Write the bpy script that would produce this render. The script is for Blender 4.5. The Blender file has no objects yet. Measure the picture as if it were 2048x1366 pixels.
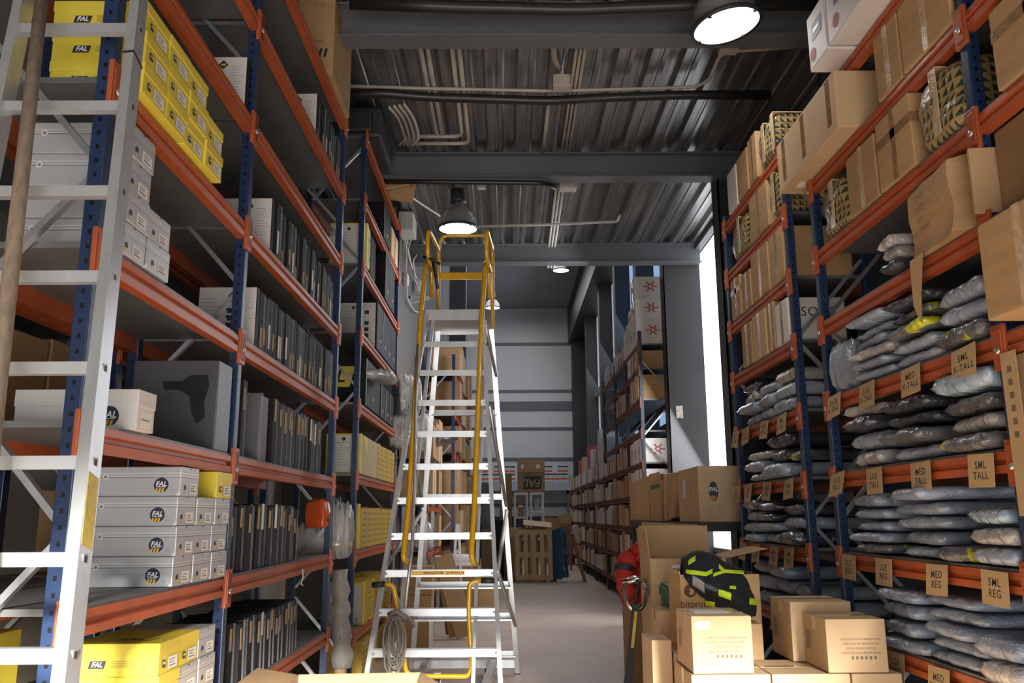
import bpy, bmesh, math, random
from mathutils import Vector, Matrix, Euler, noise
PI = math.pi
R = math.radians
SC = bpy.context.scene
COL = SC.collection
random.seed(7)

# ------------------------------------------------------------------ camera
F_PX = 1700.0
CAM_H = 1.45
PITCH = math.atan((1033 - 683) / F_PX)
ROLL = R(0.35)
YAW = math.atan(14 / F_PX * math.cos(PITCH))
fw = Vector((math.sin(YAW) * math.cos(PITCH), math.cos(YAW) * math.cos(PITCH), math.sin(PITCH)))
_rt = Vector((math.cos(YAW), -math.sin(YAW), 0))
_up = _rt.cross(fw)
rt = _rt * math.cos(ROLL) - _up * math.sin(ROLL)
up = _up * math.cos(ROLL) + _rt * math.sin(ROLL)
cam_data = bpy.data.cameras.new('camera')
cam_data.sensor_width = 36.0
cam_data.lens = F_PX / 2048 * 36.0
cam_data.clip_start = 0.05
cam_data.clip_end = 200
cam_data.dof.use_dof = False
cam = bpy.data.objects.new('camera', cam_data)
COL.objects.link(cam)
m = Matrix((rt, up, -fw)).transposed().to_4x4()
m.translation = Vector((0, 0, CAM_H))
cam.matrix_world = m
SC.camera = cam
CAMP = Vector((0, 0, CAM_H))
def ray(px, py):
    return fw + rt * ((px - 1024) / F_PX) - up * ((py - 683) / F_PX)
def onX(px, py, X):
    d = ray(px, py); return CAMP + d * (X / d.x)
def onY(px, py, Y):
    d = ray(px, py); return CAMP + d * (Y / d.y)
def onZ(px, py, Z):
    d = ray(px, py); return CAMP + d * ((Z - CAM_H) / d.z)

# ------------------------------------------------------------------ light and exposure
SC.view_settings.view_transform = 'Standard'
SC.view_settings.look = 'None'
SC.view_settings.exposure = 0.0
SC.view_settings.gamma = 1.0
SC.view_settings.use_curve_mapping = False
world = bpy.data.worlds.new('world'); SC.world = world
world.use_nodes = True
wn = world.node_tree.nodes; wl = world.node_tree.links
wn.clear()
wo = wn.new('ShaderNodeOutputWorld'); wb = wn.new('ShaderNodeBackground')
sky = wn.new('ShaderNodeTexSky'); sky.sky_type = 'NISHITA'; sky.sun_disc = False
sky.sun_elevation = R(30); sky.sun_rotation = R(180)
wl.new(sky.outputs[0], wb.inputs[0]); wb.inputs[1].default_value = 0.05
wl.new(wb.outputs[0], wo.inputs[0])

def add_light(name, kind, loc, rot, energy, color=(1, 1, 1), **kw):
    ld = bpy.data.lights.new(name, kind); ld.energy = energy; ld.color = color
    for k, v in kw.items(): setattr(ld, k, v)
    o = bpy.data.objects.new(name, ld); COL.objects.link(o)
    o.location = loc; o.rotation_euler = rot
    return o
# low afternoon sun through the open loading door behind the camera
SUN_EL, SUN_AZ = R(16.6), R(9)
sd = Vector((-math.sin(SUN_AZ) * math.cos(SUN_EL), math.cos(SUN_AZ) * math.cos(SUN_EL), -math.sin(SUN_EL)))
sun = add_light('sun', 'SUN', (0, -10, 8), (0, 0, 0), 30.0, (1.0, 0.96, 0.88), angle=R(8.0))
sun.rotation_euler = sd.to_track_quat('-Z', 'Y').to_euler()
# daylight entering the loading door opening
add_light('door_daylight', 'AREA', (0.4, -2.25, 1.2), (R(90), 0, 0), 135, (0.86, 0.93, 1.0), shape='RECTANGLE', size=4.6, size_y=2.2)
# daylight entering through the tall glazed strip and the translucent wall panels of the rear hall
add_light('window_daylight', 'AREA', (2.34, 11.9, 3.2), (0, R(62), 0), 150, (0.95, 0.95, 0.97), shape='RECTANGLE', size=4.2, size_y=1.0)
add_light('hall_daylight', 'AREA', (2.6, 22.0, 6.2), (0, R(62), 0), 210, (0.72, 0.82, 1.0), shape='RECTANGLE', size=3.4, size_y=14)
add_light('hall_fill', 'AREA', (0.3, 25.0, 8.7), (0, 0, 0), 150, (1.0, 0.93, 0.92), shape='RECTANGLE', size=3.0, size_y=9)  # added overhead fill for the rear hall; its ceiling has no opening

# ------------------------------------------------------------------ materials
MATS = {}
def new_mat(name):
    mt = bpy.data.materials.new(name); mt.use_nodes = True
    MATS[name] = mt
    return mt, mt.node_tree.nodes, mt.node_tree.links, mt.node_tree.nodes['Principled BSDF']
def mat(name, col, rough=0.6, metal=0.0, var=0.12, scale=8.0, bump=0.0, bscale=40.0, coat=0.0, stretch=(1, 1, 1), alpha=1.0, trans=0.0, spec=None, objvar=0.0):
    if name in MATS: return MATS[name]
    mt, n, l, p = new_mat(name)
    tc = n.new('ShaderNodeTexCoord'); mp = n.new('ShaderNodeMapping'); mp.inputs['Scale'].default_value = stretch
    l.new(tc.outputs['Object'], mp.inputs['Vector'])
    nz = n.new('ShaderNodeTexNoise'); nz.inputs['Scale'].default_value = scale; nz.inputs['Detail'].default_value = 6
    l.new(mp.outputs[0], nz.inputs['Vector'])
    rp = n.new('ShaderNodeValToRGB')
    a = [max(0, c * (1 - var)) for c in col]; b = [min(1, c * (1 + var)) for c in col]
    rp.color_ramp.elements[0].position = 0.3; rp.color_ramp.elements[1].position = 0.7
    rp.color_ramp.elements[0].color = (*a, 1); rp.color_ramp.elements[1].color = (*b, 1)
    l.new(nz.outputs[0], rp.inputs[0])
    out = rp.outputs[0]
    if objvar > 0:
        oi = n.new('ShaderNodeObjectInfo'); hs = n.new('ShaderNodeHueSaturation')
        mr = n.new('ShaderNodeMapRange'); mr.inputs[3].default_value = 1 - objvar; mr.inputs[4].default_value = 1 + objvar
        l.new(oi.outputs['Random'], mr.inputs[0]); l.new(mr.outputs[0], hs.inputs['Value'])
        l.new(out, hs.inputs['Color']); out = hs.outputs[0]
    l.new(out, p.inputs['Base Color'])
    p.inputs['Roughness'].default_value = rough; p.inputs['Metallic'].default_value = metal
    if coat: p.inputs['Coat Weight'].default_value = coat; p.inputs['Coat Roughness'].default_value = 0.12
    if trans: p.inputs['Transmission Weight'].default_value = trans
    if alpha < 1: p.inputs['Alpha'].default_value = alpha
    if spec is not None: p.inputs['Specular IOR Level'].default_value = spec
    if bump > 0:
        n2 = n.new('ShaderNodeTexNoise'); n2.inputs['Scale'].default_value = bscale; n2.inputs['Detail'].default_value = 4
        l.new(mp.outputs[0], n2.inputs['Vector'])
        bp = n.new('ShaderNodeBump'); bp.inputs['Strength'].default_value = bump; bp.inputs['Distance'].default_value = 0.01
        l.new(n2.outputs[0], bp.inputs['Height']); l.new(bp.outputs[0], p.inputs['Normal'])
    return mt
def emit(name, col, strength):
    if name in MATS: return MATS[name]
    mt, n, l, p = new_mat(name)
    p.inputs['Base Color'].default_value = (*col, 1)
    p.inputs['Emission Color'].default_value = (*col, 1); p.inputs['Emission Strength'].default_value = strength
    return mt

CARD = mat('cardboard', (0.43, 0.265, 0.125), 0.75, var=0.10, scale=3, bump=0.06, bscale=120, stretch=(1, 1, 6), objvar=0.14)
CARD_PALE = mat('pale_cardboard', (0.56, 0.39, 0.22), 0.75, var=0.07, scale=3, bump=0.06, bscale=120, objvar=0.08)
CARD_DARK = mat('dark_cardboard', (0.30, 0.175, 0.08), 0.75, var=0.12, scale=3, bump=0.06, bscale=120, objvar=0.12)
CARD_IN = mat('cardboard_flap', (0.50, 0.32, 0.16), 0.8, var=0.08, scale=4)
CARD_WHITE = mat('white_carton', (0.66, 0.63, 0.60), 0.6, var=0.07, scale=3, objvar=0.06)
TAPE = mat('packing_tape', (0.30, 0.18, 0.08), 0.16, var=0.25, scale=25, bump=0.25, bscale=60, coat=0.6)
TAPE_CLEAR = mat('shiny_tape', (0.60, 0.44, 0.28), 0.12, var=0.2, scale=30, bump=0.35, bscale=70, coat=1.0)
PAPER = mat('paper_label', (0.78, 0.76, 0.72), 0.7, var=0.05)
INK = mat('black_ink', (0.03, 0.03, 0.032), 0.6, var=0.05)
INK_SOFT = mat('faded_ink', (0.16, 0.11, 0.07), 0.7, var=0.1)
INK_GREY = mat('grey_ink', (0.22, 0.22, 0.23), 0.7, var=0.05)
INK_RED = mat('red_ink', (0.42, 0.08, 0.08), 0.7, var=0.15)
INK_BLUE = mat('blue_ink', (0.03, 0.05, 0.22), 0.6, var=0.1)
INK_NAVY = mat('navy_ink', (0.015, 0.022, 0.06), 0.5, var=0.05)
INK_YELLOW = mat('yellow_ink', (0.75, 0.48, 0.03), 0.5, var=0.05)
INK_WHITE = mat('white_ink', (0.8, 0.8, 0.8), 0.5, var=0.03)
YEL_BOX = mat('yellow_carton', (0.74, 0.60, 0.06), 0.45, var=0.05, scale=4, objvar=0.05)
BLACKCARD = mat('black_card', (0.016, 0.016, 0.018), 0.6, var=0.2, scale=5, spec=0.2, objvar=0.3)
DARKCARD = mat('charcoal_card', (0.075, 0.078, 0.085), 0.4, var=0.15, scale=4, coat=0.2)
KRAFT = mat('kraft_card', (0.44, 0.30, 0.15), 0.8, var=0.08, scale=6, bump=0.05, bscale=120, objvar=0.06)
ORANGE = mat('orange_paint', (0.40, 0.085, 0.026), 0.42, var=0.14, scale=5, objvar=0.05)
SHELF = mat('galvanised_shelf', (0.17, 0.175, 0.175), 0.45, 0.35, var=0.12, scale=6)
GALV = mat('galvanised_steel', (0.42, 0.44, 0.47), 0.38, 0.75, var=0.15, scale=12)
ALU = mat('aluminium', (0.62, 0.64, 0.66), 0.34, 0.65, var=0.08, scale=18, stretch=(1, 1, 0.2))
ALU_DULL = mat('dull_aluminium', (0.52, 0.51, 0.50), 0.42, 0.7, var=0.12, scale=14)
YEL_PAINT = mat('yellow_paint', (0.68, 0.36, 0.008), 0.32, var=0.08, coat=0.3)
BLACK_RUB = mat('black_rubber', (0.02, 0.02, 0.022), 0.55, var=0.15)
CABLE = mat('black_cable', (0.014, 0.013, 0.012), 0.5, var=0.2)
PIPE = mat('grey_conduit', (0.45, 0.40, 0.34), 0.5, var=0.1, scale=4)
PIPE_W = mat('pale_conduit', (0.55, 0.54, 0.50), 0.45, var=0.08, scale=4)
STEELGREY = mat('painted_steelwork', (0.125, 0.132, 0.145), 0.5, var=0.08, scale=2)
COLGREY = mat('painted_column', (0.042, 0.042, 0.045), 0.6, var=0.06, scale=2)
WALL = mat('painted_wall', (0.13, 0.12, 0.11), 0.8, var=0.07, scale=2, bump=0.05)
WALL_B = mat('beige_panel_wall', (0.33, 0.30, 0.25), 0.7, var=0.07, scale=2)
HALLCEIL = mat('hall_ceiling_paint', (0.33, 0.32, 0.33), 0.8, var=0.05, scale=1)
DECK = mat('corrugated_deck', (0.30, 0.30, 0.30), 0.33, 0.85, var=0.35, scale=3.0, stretch=(8, 0.35, 1))
WOOD = mat('raw_pallet_wood', (0.50, 0.35, 0.17), 0.75, var=0.13, scale=4, stretch=(5, 1, 5), bump=0.1)
WOOD_POLE = mat('weathered_wood', (0.27, 0.20, 0.145), 0.7, var=0.25, scale=10, stretch=(6, 6, 1), bump=0.12)
BLUEWOOD = mat('blue_painted_wood', (0.05, 0.13, 0.24), 0.7, var=0.3, scale=7)
BOLT = mat('zinc_bolt', (0.7, 0.71, 0.72), 0.25, 0.8, var=0.05)
RED_CLOTH = mat('red_cloth', (0.46, 0.028, 0.018), 0.8, var=0.2, scale=6, bump=0.25, bscale=18)
NAVY_CLOTH = mat('dark_navy_cloth', (0.012, 0.014, 0.022), 0.85, var=0.3, scale=8, bump=0.2, bscale=25)
GREY_CLOTH = mat('grey_cloth', (0.10, 0.11, 0.13), 0.8, var=0.2, scale=8, bump=0.2, bscale=25)
HIVIS = mat('hi_vis_band', (0.62, 0.86, 0.02), 0.5, var=0.06)
REFLECT = mat('grey_reflective_band', (0.30, 0.31, 0.33), 0.35, var=0.08)
CHROME = mat('chromed_steel', (0.6, 0.6, 0.6), 0.12, 1.0, var=0.03)
LAMP_SHELL = mat('spun_aluminium', (0.42, 0.43, 0.45), 0.30, 0.5, var=0.08, scale=5)
LAMP_DARK = mat('dark_lamp_housing', (0.03, 0.03, 0.033), 0.5, var=0.1)
LAMP_GLOW = emit('lamp_glow', (1.0, 0.97, 0.95), 9.0)
LAMP_GLOW_FAR = emit('lamp_glow_far', (1.0, 0.97, 0.95), 4.0)
ORANGE_BAG = mat('orange_plastic', (0.60, 0.10, 0.02), 0.3, var=0.12, coat=0.6)
GREEN_PL = mat('green_plastic', (0.03, 0.13, 0.07), 0.5, var=0.1)
ROPE = mat('rope_fibre', (0.20, 0.18, 0.15), 0.85, var=0.25, scale=80)

def blue_post():
    mt, n, l, p = new_mat('perforated_blue_paint')
    tc = n.new('ShaderNodeTexCoord'); sx = n.new('ShaderNodeSeparateXYZ'); l.new(tc.outputs['Object'], sx.inputs[0])
    ge = n.new('ShaderNodeNewGeometry'); sn = n.new('ShaderNodeSeparateXYZ'); l.new(ge.outputs['Normal'], sn.inputs[0])
    def M(op, a, b=None):
        q = n.new('ShaderNodeMath'); q.operation = op
        for i, v in enumerate((a, b)):
            if v is None: continue
            if isinstance(v, (int, float)): q.inputs[i].default_value = v
            else: l.new(v, q.inputs[i])
        return q.outputs[0]
    fz = M('FRACT', M('MULTIPLY', sx.outputs[2], 20.0))
    hz = M('LESS_THAN', M('ABSOLUTE', M('SUBTRACT', fz, 0.5)), 0.16)
    isx = M('GREATER_THAN', M('ABSOLUTE', sn.outputs[0]), 0.7)
    isy = M('GREATER_THAN', M('ABSOLUTE', sn.outputs[1]), 0.7)
    hx = M('MULTIPLY', isx, M('LESS_THAN', M('ABSOLUTE', M('SUBTRACT', M('ABSOLUTE', sx.outputs[1]), 0.017)), 0.0065))
    hy = M('MULTIPLY', isy, M('LESS_THAN', M('ABSOLUTE', M('SUBTRACT', sx.outputs[0], 0.0)), 0.006))
    h = M('MULTIPLY', hz, M('ADD', hx, hy))
    mx = n.new('ShaderNodeMix'); mx.data_type = 'RGBA'
    nz = n.new('ShaderNodeTexNoise'); nz.inputs['Scale'].default_value = 7
    rp = n.new('ShaderNodeValToRGB'); l.new(nz.outputs[0], rp.inputs[0])
    rp.color_ramp.elements[0].color = (0.010, 0.024, 0.072, 1); rp.color_ramp.elements[1].color = (0.018, 0.042, 0.115, 1)
    l.new(h, mx.inputs[0]); l.new(rp.outputs[0], mx.inputs[6]); mx.inputs[7].default_value = (0.004, 0.004, 0.006, 1)
    l.new(mx.outputs[2], p.inputs['Base Color']); p.inputs['Roughness'].default_value = 0.36
    return mt
BLUE = blue_post()

def silver_carton():
    mt, n, l, p = new_mat('silver_carton')
    tc = n.new('ShaderNodeTexCoord'); sx = n.new('ShaderNodeSeparateXYZ'); l.new(tc.outputs['Generated'], sx.inputs[0])
    rp = n.new('ShaderNodeValToRGB'); rp.color_ramp.interpolation = 'CONSTANT'
    e = rp.color_ramp.elements
    base = (0.46, 0.47, 0.49, 1)
    e[0].position = 0; e[0].color = base
    e[1].position = 0.62; e[1].color = (0.17, 0.17, 0.18, 1)
    for pos, c in ((0.645, (0.62, 0.63, 0.64, 1)), (0.70, (0.22, 0.22, 0.23, 1)), (0.725, (0.58, 0.59, 0.60, 1)), (0.79, base), (0.965, (0.26, 0.26, 0.27, 1)), (0.98, base)):
        q = e.new(pos); q.color = c
    l.new(sx.outputs[2], rp.inputs[0])
    l.new(rp.outputs[0], p.inputs['Base Color']); p.inputs['Roughness'].default_value = 0.38; p.inputs['Metallic'].default_value = 0.25
    return mt
SILVER = silver_carton()

def plastic_bag_mat(name, c1, c2, c3=None, scale=4.0, thr=0.62, rough=0.28, bump=0.9, coat=0.6):
    mt, n, l, p = new_mat(name)
    tc = n.new('ShaderNodeTexCoord'); oi = n.new('ShaderNodeObjectInfo')
    ad = n.new('ShaderNodeVectorMath'); ad.operation = 'ADD'
    sc_ = n.new('ShaderNodeVectorMath'); sc_.operation = 'SCALE'; sc_.inputs[3].default_value = 17.0
    cb = n.new('ShaderNodeCombineXYZ')
    for i in range(3): l.new(oi.outputs['Random'], cb.inputs[i])
    l.new(cb.outputs[0], sc_.inputs[0]); l.new(tc.outputs['Object'], ad.inputs[0]); l.new(sc_.outputs[0], ad.inputs[1])
    nz = n.new('ShaderNodeTexNoise'); nz.inputs['Scale'].default_value = scale; nz.inputs['Detail'].default_value = 5
    l.new(ad.outputs[0], nz.inputs['Vector'])
    rp = n.new('ShaderNodeValToRGB'); e = rp.color_ramp.elements
    e[0].position = 0.32; e[0].color = (*c1, 1); e[1].position = 0.6; e[1].color = (*c2, 1)
    if c3:
        q = e.new(thr); q.color = (*c2, 1); q = e.new(thr + 0.015); q.color = (*c3, 1)
    l.new(nz.outputs[0], rp.inputs[0])
    hs = n.new('ShaderNodeHueSaturation'); mr = n.new('ShaderNodeMapRange'); mr.inputs[3].default_value = 0.75; mr.inputs[4].default_value = 1.2
    l.new(oi.outputs['Random'], mr.inputs[0]); l.new(mr.outputs[0], hs.inputs['Value']); l.new(rp.outputs[0], hs.inputs['Color'])
    l.new(hs.outputs[0], p.inputs['Base Color'])
    p.inputs['Roughness'].default_value = rough
    p.inputs['Coat Weight'].default_value = coat; p.inputs['Coat Roughness'].default_value = 0.1
    n2 = n.new('ShaderNodeTexNoise'); n2.inputs['Scale'].default_value = 11; n2.inputs['Detail'].default_value = 5; n2.inputs['Distortion'].default_value = 1.2
    l.new(ad.outputs[0], n2.inputs['Vector'])
    bp = n.new('ShaderNodeBump'); bp.inputs['Strength'].default_value = bump; bp.inputs['Distance'].default_value = 0.02
    l.new(n2.outputs[0], bp.inputs['Height']); l.new(bp.outputs[0], p.inputs['Normal']); l.new(bp.outputs[0], p.inputs['Coat Normal'])
    return mt
BAG_GREY = plastic_bag_mat('grey_polybag', (0.21, 0.25, 0.325), (0.335, 0.385, 0.475))
BAG_DARK = plastic_bag_mat('dark_polybag', (0.02, 0.023, 0.032), (0.06, 0.065, 0.08), coat=0.9)
BAG_HIVIS = plastic_bag_mat('hi_vis_polybag', (0.03, 0.03, 0.035), (0.16, 0.16, 0.165), (0.62, 0.60, 0.02), 4.5, 0.61, coat=1.0)
BAG_CLEAR = plastic_bag_mat('clear_polybag', (0.34, 0.31, 0.29), (0.52, 0.49, 0.46), rough=0.2, coat=1.0)
BAG_BLUE = plastic_bag_mat('blue_shirt_polybag', (0.20, 0.30, 0.40), (0.40, 0.50, 0.58), rough=0.2, coat=1.0)
FOIL = plastic_bag_mat('crumpled_clear_film', (0.30, 0.30, 0.31), (0.72, 0.72, 0.73), scale=9, rough=0.12, bump=0.7, coat=1.0)
def film_mat():
    mt, n, l, p = new_mat('translucent_wrap')
    p.inputs['Base Color'].default_value = (0.72, 0.70, 0.66, 1); p.inputs['Roughness'].default_value = 0.22
    p.inputs['Alpha'].default_value = 0.62; p.inputs['Coat Weight'].default_value = 0.6
    nz = n.new('ShaderNodeTexNoise'); nz.inputs['Scale'].default_value = 14; nz.inputs['Distortion'].default_value = 1.5
    bp = n.new('ShaderNodeBump'); bp.inputs['Strength'].default_value = 0.8; bp.inputs['Distance'].default_value = 0.02
    l.new(nz.outputs[0], bp.inputs['Height']); l.new(bp.outputs[0], p.inputs['Normal'])
    return mt
FILM = film_mat()
def sleeve_mat():
    mt, n, l, p = new_mat('clear_sleeve')
    p.inputs['Base Color'].default_value = (0.35, 0.36, 0.38, 1); p.inputs['Roughness'].default_value = 0.1
    p.inputs['Alpha'].default_value = 0.2
    return mt
SLEEVE = sleeve_mat()

def tri_wrap():
    mt, n, l, p = new_mat('triangle_printed_wrap')
    tc = n.new('ShaderNodeTexCoord'); sx = n.new('ShaderNodeSeparateXYZ'); l.new(tc.outputs['Object'], sx.inputs[0])
    ge = n.new('ShaderNodeNewGeometry'); sn = n.new('ShaderNodeSeparateXYZ'); l.new(ge.outputs['Normal'], sn.inputs[0])
    def M(op, a, b=None):
        q = n.new('ShaderNodeMath'); q.operation = op
        for i, v in enumerate((a, b)):
            if v is None: continue
            if isinstance(v, (int, float)): q.inputs[i].default_value = v
            else: l.new(v, q.inputs[i])
        return q.outputs[0]
    isx = M('GREATER_THAN', M('ABSOLUTE', sn.outputs[0]), 0.6)
    u = M('ADD', M('MULTIPLY', sx.outputs[1], isx), M('MULTIPLY', sx.outputs[0], M('SUBTRACT', 1.0, isx)))
    isz = M('GREATER_THAN', M('ABSOLUTE', sn.outputs[2]), 0.75)
    v = M('ADD', M('MULTIPLY', sx.outputs[2], M('SUBTRACT', 1.0, isz)), M('MULTIPLY', sx.outputs[1], isz))
    fu = M('FRACT', M('MULTIPLY', u, 22.0)); fv = M('FRACT', M('MULTIPLY', v, 22.0))
    t = M('MULTIPLY', M('LESS_THAN', fv, M('SUBTRACT', 0.95, M('ABSOLUTE', M('SUBTRACT', fu, 0.15)))), M('GREATER_THAN', fv, 0.15))
    t = M('MULTIPLY', t, M('GREATER_THAN', fu, 0.12))
    mx = n.new('ShaderNodeMix'); mx.data_type = 'RGBA'; l.new(t, mx.inputs[0])
    mx.inputs[6].default_value = (0.36, 0.25, 0.10, 1); mx.inputs[7].default_value = (0.025, 0.045, 0.03, 1)
    l.new(mx.outputs[2], p.inputs['Base Color']); p.inputs['Roughness'].default_value = 0.35
    p.inputs['Coat Weight'].default_value = 0.7; p.inputs['Coat Roughness'].default_value = 0.15
    nz = n.new('ShaderNodeTexNoise'); nz.inputs['Scale'].default_value = 12
    bp = n.new('ShaderNodeBump'); bp.inputs['Strength'].default_value = 0.6; bp.inputs['Distance'].default_value = 0.02
    l.new(nz.outputs[0], bp.inputs['Height']); l.new(bp.outputs[0], p.inputs['Normal'])
    return mt
TRIWRAP = tri_wrap()
def yel_display():
    mt, n, l, p = new_mat('yellow_chevron_carton')
    tg = n.new('ShaderNodeTexCoord'); sg = n.new('ShaderNodeSeparateXYZ'); l.new(tg.outputs['Generated'], sg.inputs[0])
    tc = n.new('ShaderNodeTexCoord'); sx = n.new('ShaderNodeSeparateXYZ'); l.new(tc.outputs['Object'], sx.inputs[0])
    def M(op, a, b=None):
        q = n.new('ShaderNodeMath'); q.operation = op
        for i, v in enumerate((a, b)):
            if v is None: continue
            if isinstance(v, (int, float)): q.inputs[i].default_value = v
            else: l.new(v, q.inputs[i])
        return q.outputs[0]
    fz = M('FRACT', M('ADD', M('MULTIPLY', sx.outputs[2], 19.0), M('MULTIPLY', sx.outputs[1], 12.0)))
    h = M('MULTIPLY', M('LESS_THAN', M('ABSOLUTE', M('SUBTRACT', fz, 0.5)), 0.27), M('LESS_THAN', M('ABSOLUTE', M('SUBTRACT', M('ABSOLUTE', M('SUBTRACT', sg.outputs[1], 0.5)), 0.22)), 0.13))
    mx = n.new('ShaderNodeMix'); mx.data_type = 'RGBA'; l.new(h, mx.inputs[0])
    mx.inputs[6].default_value = (0.62, 0.40, 0.05, 1); mx.inputs[7].default_value = (0.02, 0.018, 0.015, 1)
    l.new(mx.outputs[2], p.inputs['Base Color']); p.inputs['Roughness'].default_value = 0.5
    return mt
YELDISP = yel_display()
def floor_mat():
    mt, n, l, p = new_mat('polished_concrete_floor')
    tc = n.new('ShaderNodeTexCoord')
    nz = n.new('ShaderNodeTexNoise'); nz.inputs['Scale'].default_value = 0.9; nz.inputs['Detail'].default_value = 8; nz.inputs['Roughness'].default_value = 0.65
    l.new(tc.outputs['Object'], nz.inputs['Vector'])
    rp = n.new('ShaderNodeValToRGB'); e = rp.color_ramp.elements
    e[0].position = 0.3; e[0].color = (0.39, 0.30, 0.24, 1); e[1].position = 0.72; e[1].color = (0.55, 0.445, 0.365, 1)
    l.new(nz.outputs[0], rp.inputs[0]); l.new(rp.outputs[0], p.inputs['Base Color'])
    n2 = n.new('ShaderNodeTexNoise'); n2.inputs['Scale'].default_value = 3
    mr = n.new('ShaderNodeMapRange'); mr.inputs[3].default_value = 0.28; mr.inputs[4].default_value = 0.55
    l.new(tc.outputs['Object'], n2.inputs['Vector']); l.new(n2.outputs[0], mr.inputs[0]); l.new(mr.outputs[0], p.inputs['Roughness'])
    return mt
FLOORM = floor_mat()
def farwall_mat():
    mt, n, l, p = new_mat('white_sandwich_panels')
    p.inputs['Base Color'].default_value = (0.60, 0.62, 0.64, 1); p.inputs['Roughness'].default_value = 0.45
    tc = n.new('ShaderNodeTexCoord'); w = n.new('ShaderNodeTexWave'); w.inputs['Scale'].default_value = 6.0; w.wave_type = 'BANDS'; w.bands_direction = 'X'
    l.new(tc.outputs['Object'], w.inputs['Vector'])
    bp = n.new('ShaderNodeBump'); bp.inputs['Strength'].default_value = 0.15; bp.inputs['Distance'].default_value = 0.01
    l.new(w.outputs[1], bp.inputs['Height']); l.new(bp.outputs[0], p.inputs['Normal'])
    return mt
FARWALL = farwall_mat()

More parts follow.
